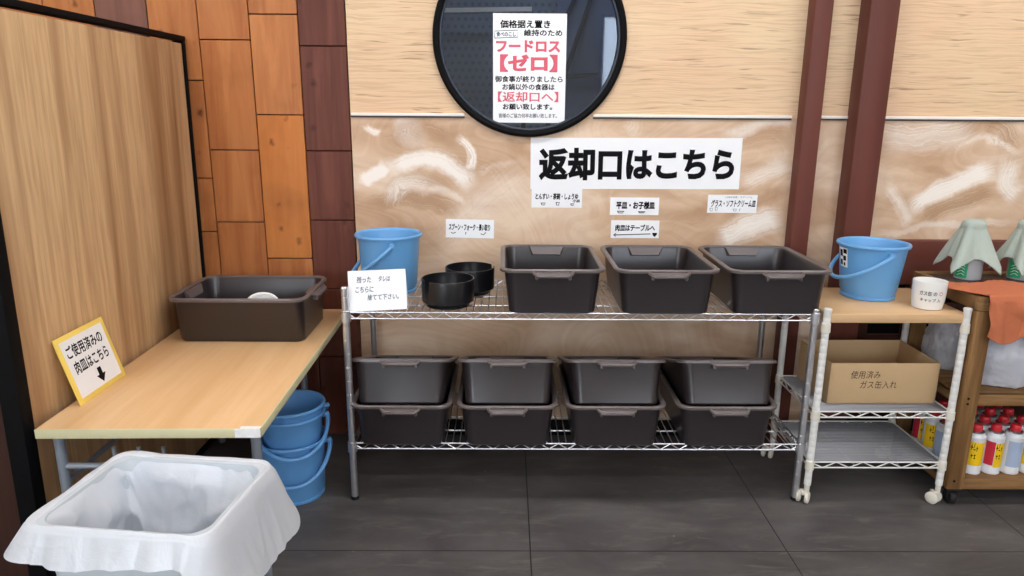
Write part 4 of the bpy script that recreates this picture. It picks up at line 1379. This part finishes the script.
towel(1.742, 2.636, math.radians(-8), 'pale green towel draped over the spray bottle nearer the blue bucket', seed=1.7)
bottle(1.955, 2.640, 'clear spray bottle with a green label at the right edge, under a towel')
towel(1.955, 2.636, math.radians(12), 'pale green towel draped over the spray bottle at the right edge', seed=4.1)

# ------------------------------------------------------------------ bin with white liner
bn = empty('waste_bin', 'light grey rectangular waste bin in front of the table', 'bin', (-0.778, 1.452, 0), (0, 0, math.radians(-6.5)))
HX, HY, BH = 0.197, 0.160, 0.560
mb = MB()
mb.loft([rrect(HX - 0.058, HY - 0.050, 0.04, 0.0, 8), rrect(HX - 0.050, HY - 0.042, 0.045, 0.006, 8), rrect(HX - 0.012, HY - 0.012, 0.036, BH - 0.03, 8),
         rrect(HX - 0.002, HY - 0.002, 0.036, BH - 0.028, 8), rrect(HX, HY, 0.036, BH - 0.004, 8), rrect(HX - 0.004, HY - 0.004, 0.036, BH, 8),
         rrect(HX - 0.014, HY - 0.014, 0.045, BH - 0.002, 8), rrect(HX - 0.018, HY - 0.018, 0.045, BH - 0.03, 8), rrect(HX - 0.058, HY - 0.05, 0.04, 0.012, 8)])
mb.build('body', M['can_grey'], bn)

def liner():
    NP = 36
    base = rrect(1.0, 1.0, 0.3, 0, NP // 4)
    def perim(t, off):
        """point at parameter t round the rim, pushed outward by off; with its outward direction"""
        hx, hy, r = HX + off, HY + off, 0.036 + max(off, -0.02)
        per = [(2 * (hx - r), 0), (PI / 2 * r, 1), (2 * (hy - r), 0), (PI / 2 * r, 1), (2 * (hx - r), 0), (PI / 2 * r, 1), (2 * (hy - r), 0), (PI / 2 * r, 1)]
        HX0, HY0, r0 = HX, HY, 0.036
        L0 = [2 * (HX0 - r0), PI / 2 * r0, 2 * (HY0 - r0), PI / 2 * r0] * 2
        s = t * sum(L0)
        i = 0
        while i < 7 and s > L0[i]:
            s -= L0[i]
            i += 1
        f = s / L0[i]
        # start at front-left going along the front to the right
        cs = [(-(hx - r), -(hy - r)), (hx - r, -(hy - r)), (hx - r, hy - r), (-(hx - r), hy - r)]
        if i % 2 == 0:
            k = i // 2
            a, b = cs[k], cs[(k + 1) % 4]
            nrm = [(0, -1), (1, 0), (0, 1), (-1, 0)][k]
            return Vector((a[0] + (b[0] - a[0]) * f + nrm[0] * r, a[1] + (b[1] - a[1]) * f + nrm[1] * r, 0)), Vector((nrm[0], nrm[1], 0))
        k = (i + 1) // 2 % 4
        a0 = [-PI / 2, 0, PI / 2, PI][(k - 1) % 4]
        a = a0 + f * PI / 2
        nrm = Vector((math.cos(a), math.sin(a), 0))
        return Vector((cs[k][0], cs[k][1], 0)) + nrm * r, nrm
    def ridge(x):
        return 1 - abs(2 * (x - math.floor(x)) - 1)
    def fn(u, v):
        # v: 0 inner bottom ... 0.55 rim ... 1 hem
        c = Vector((math.cos(2 * PI * u), math.sin(2 * PI * u), 0))
        if v < 0.55:
            d = (0.55 - v) / 0.55 * 0.47                # depth below the rim
            pp = perim(u, 0)[0]
            q = Vector((pp.x * 6.5, pp.y * 6.5, d * 7.5))
            bil = 0.034 * (0.55 - abs(noise.noise(q * 0.8))) + 0.022 * (0.5 - abs(noise.noise(q * 1.7 + Vector((3, 1, 7))))) + 0.003 * noise.noise(q * 5)
            off = -0.008 - 0.080 * (d / 0.47) ** 1.0 - max(0, bil) * min(1, d / 0.05) * 1.1
            z = BH + 0.006 - d
            if d < 0.008:
                off = -0.006 * (d / 0.008)
        else:
            e = (v - 0.55) / 0.45
            p0, nn = perim(u, 0)
            front = max(0, -nn.y)
            right = max(0, nn.x)
            left = max(0, -nn.x)
            hemlen = 0.068 + 0.115 * right + 0.004 * left + 0.016 * noise.noise(c * 1.6 + Vector((5, 0, 0))) + 0.002 * noise.noise(c * 6)
            d = e * hemlen
            q = Vector((c.x * 3.0, c.y * 3.0, 2.0 + d * 3))
            fold = 0.008 * ridge(noise.noise(q * 0.9) * 1.6 + u * 4) + 0.005 * noise.noise(q * 1.8) + 0.001 * ridge(u * 23 + noise.noise(q) * 3)
            corner = 0.016 * (abs(nn.x * nn.y) * 2)
            off = 0.003 + 0.006 * min(1, e * 6) + e * (0.026 + corner + fold + 0.010 * right)
            z = BH + 0.0065 - d + 0.0015 * math.sin(e * PI)
        p, nn = perim(u, off)
        zz = z
        if v > 0.3:
            zz += 0.0025 * noise.noise(c * 4) * (1 if v < 0.6 else 0.4) + 0.004 * (noise.noise(c * 2.5) + 0.2 if abs(v - 0.55) < 0.05 else 0)
        return Vector((p.x, p.y, zz))
    mb = MB()
    mb.grid(fn, 420, 84, closed_u=True)
    bot = [v for v in mb.bm.verts[:420]]
    mb.bm.verts.ensure_lookup_table()
    mb.bm.faces.new([mb.bm.verts[k] for k in range(419, -1, -1)])
    o = mb.build('bin_liner', M['liner'], None, bn.location, bn.rotation_euler, angle=180, recalc=False)
    return tag(o, 'white plastic liner folded over the rim of the grey waste bin', 'bin liner')
liner()
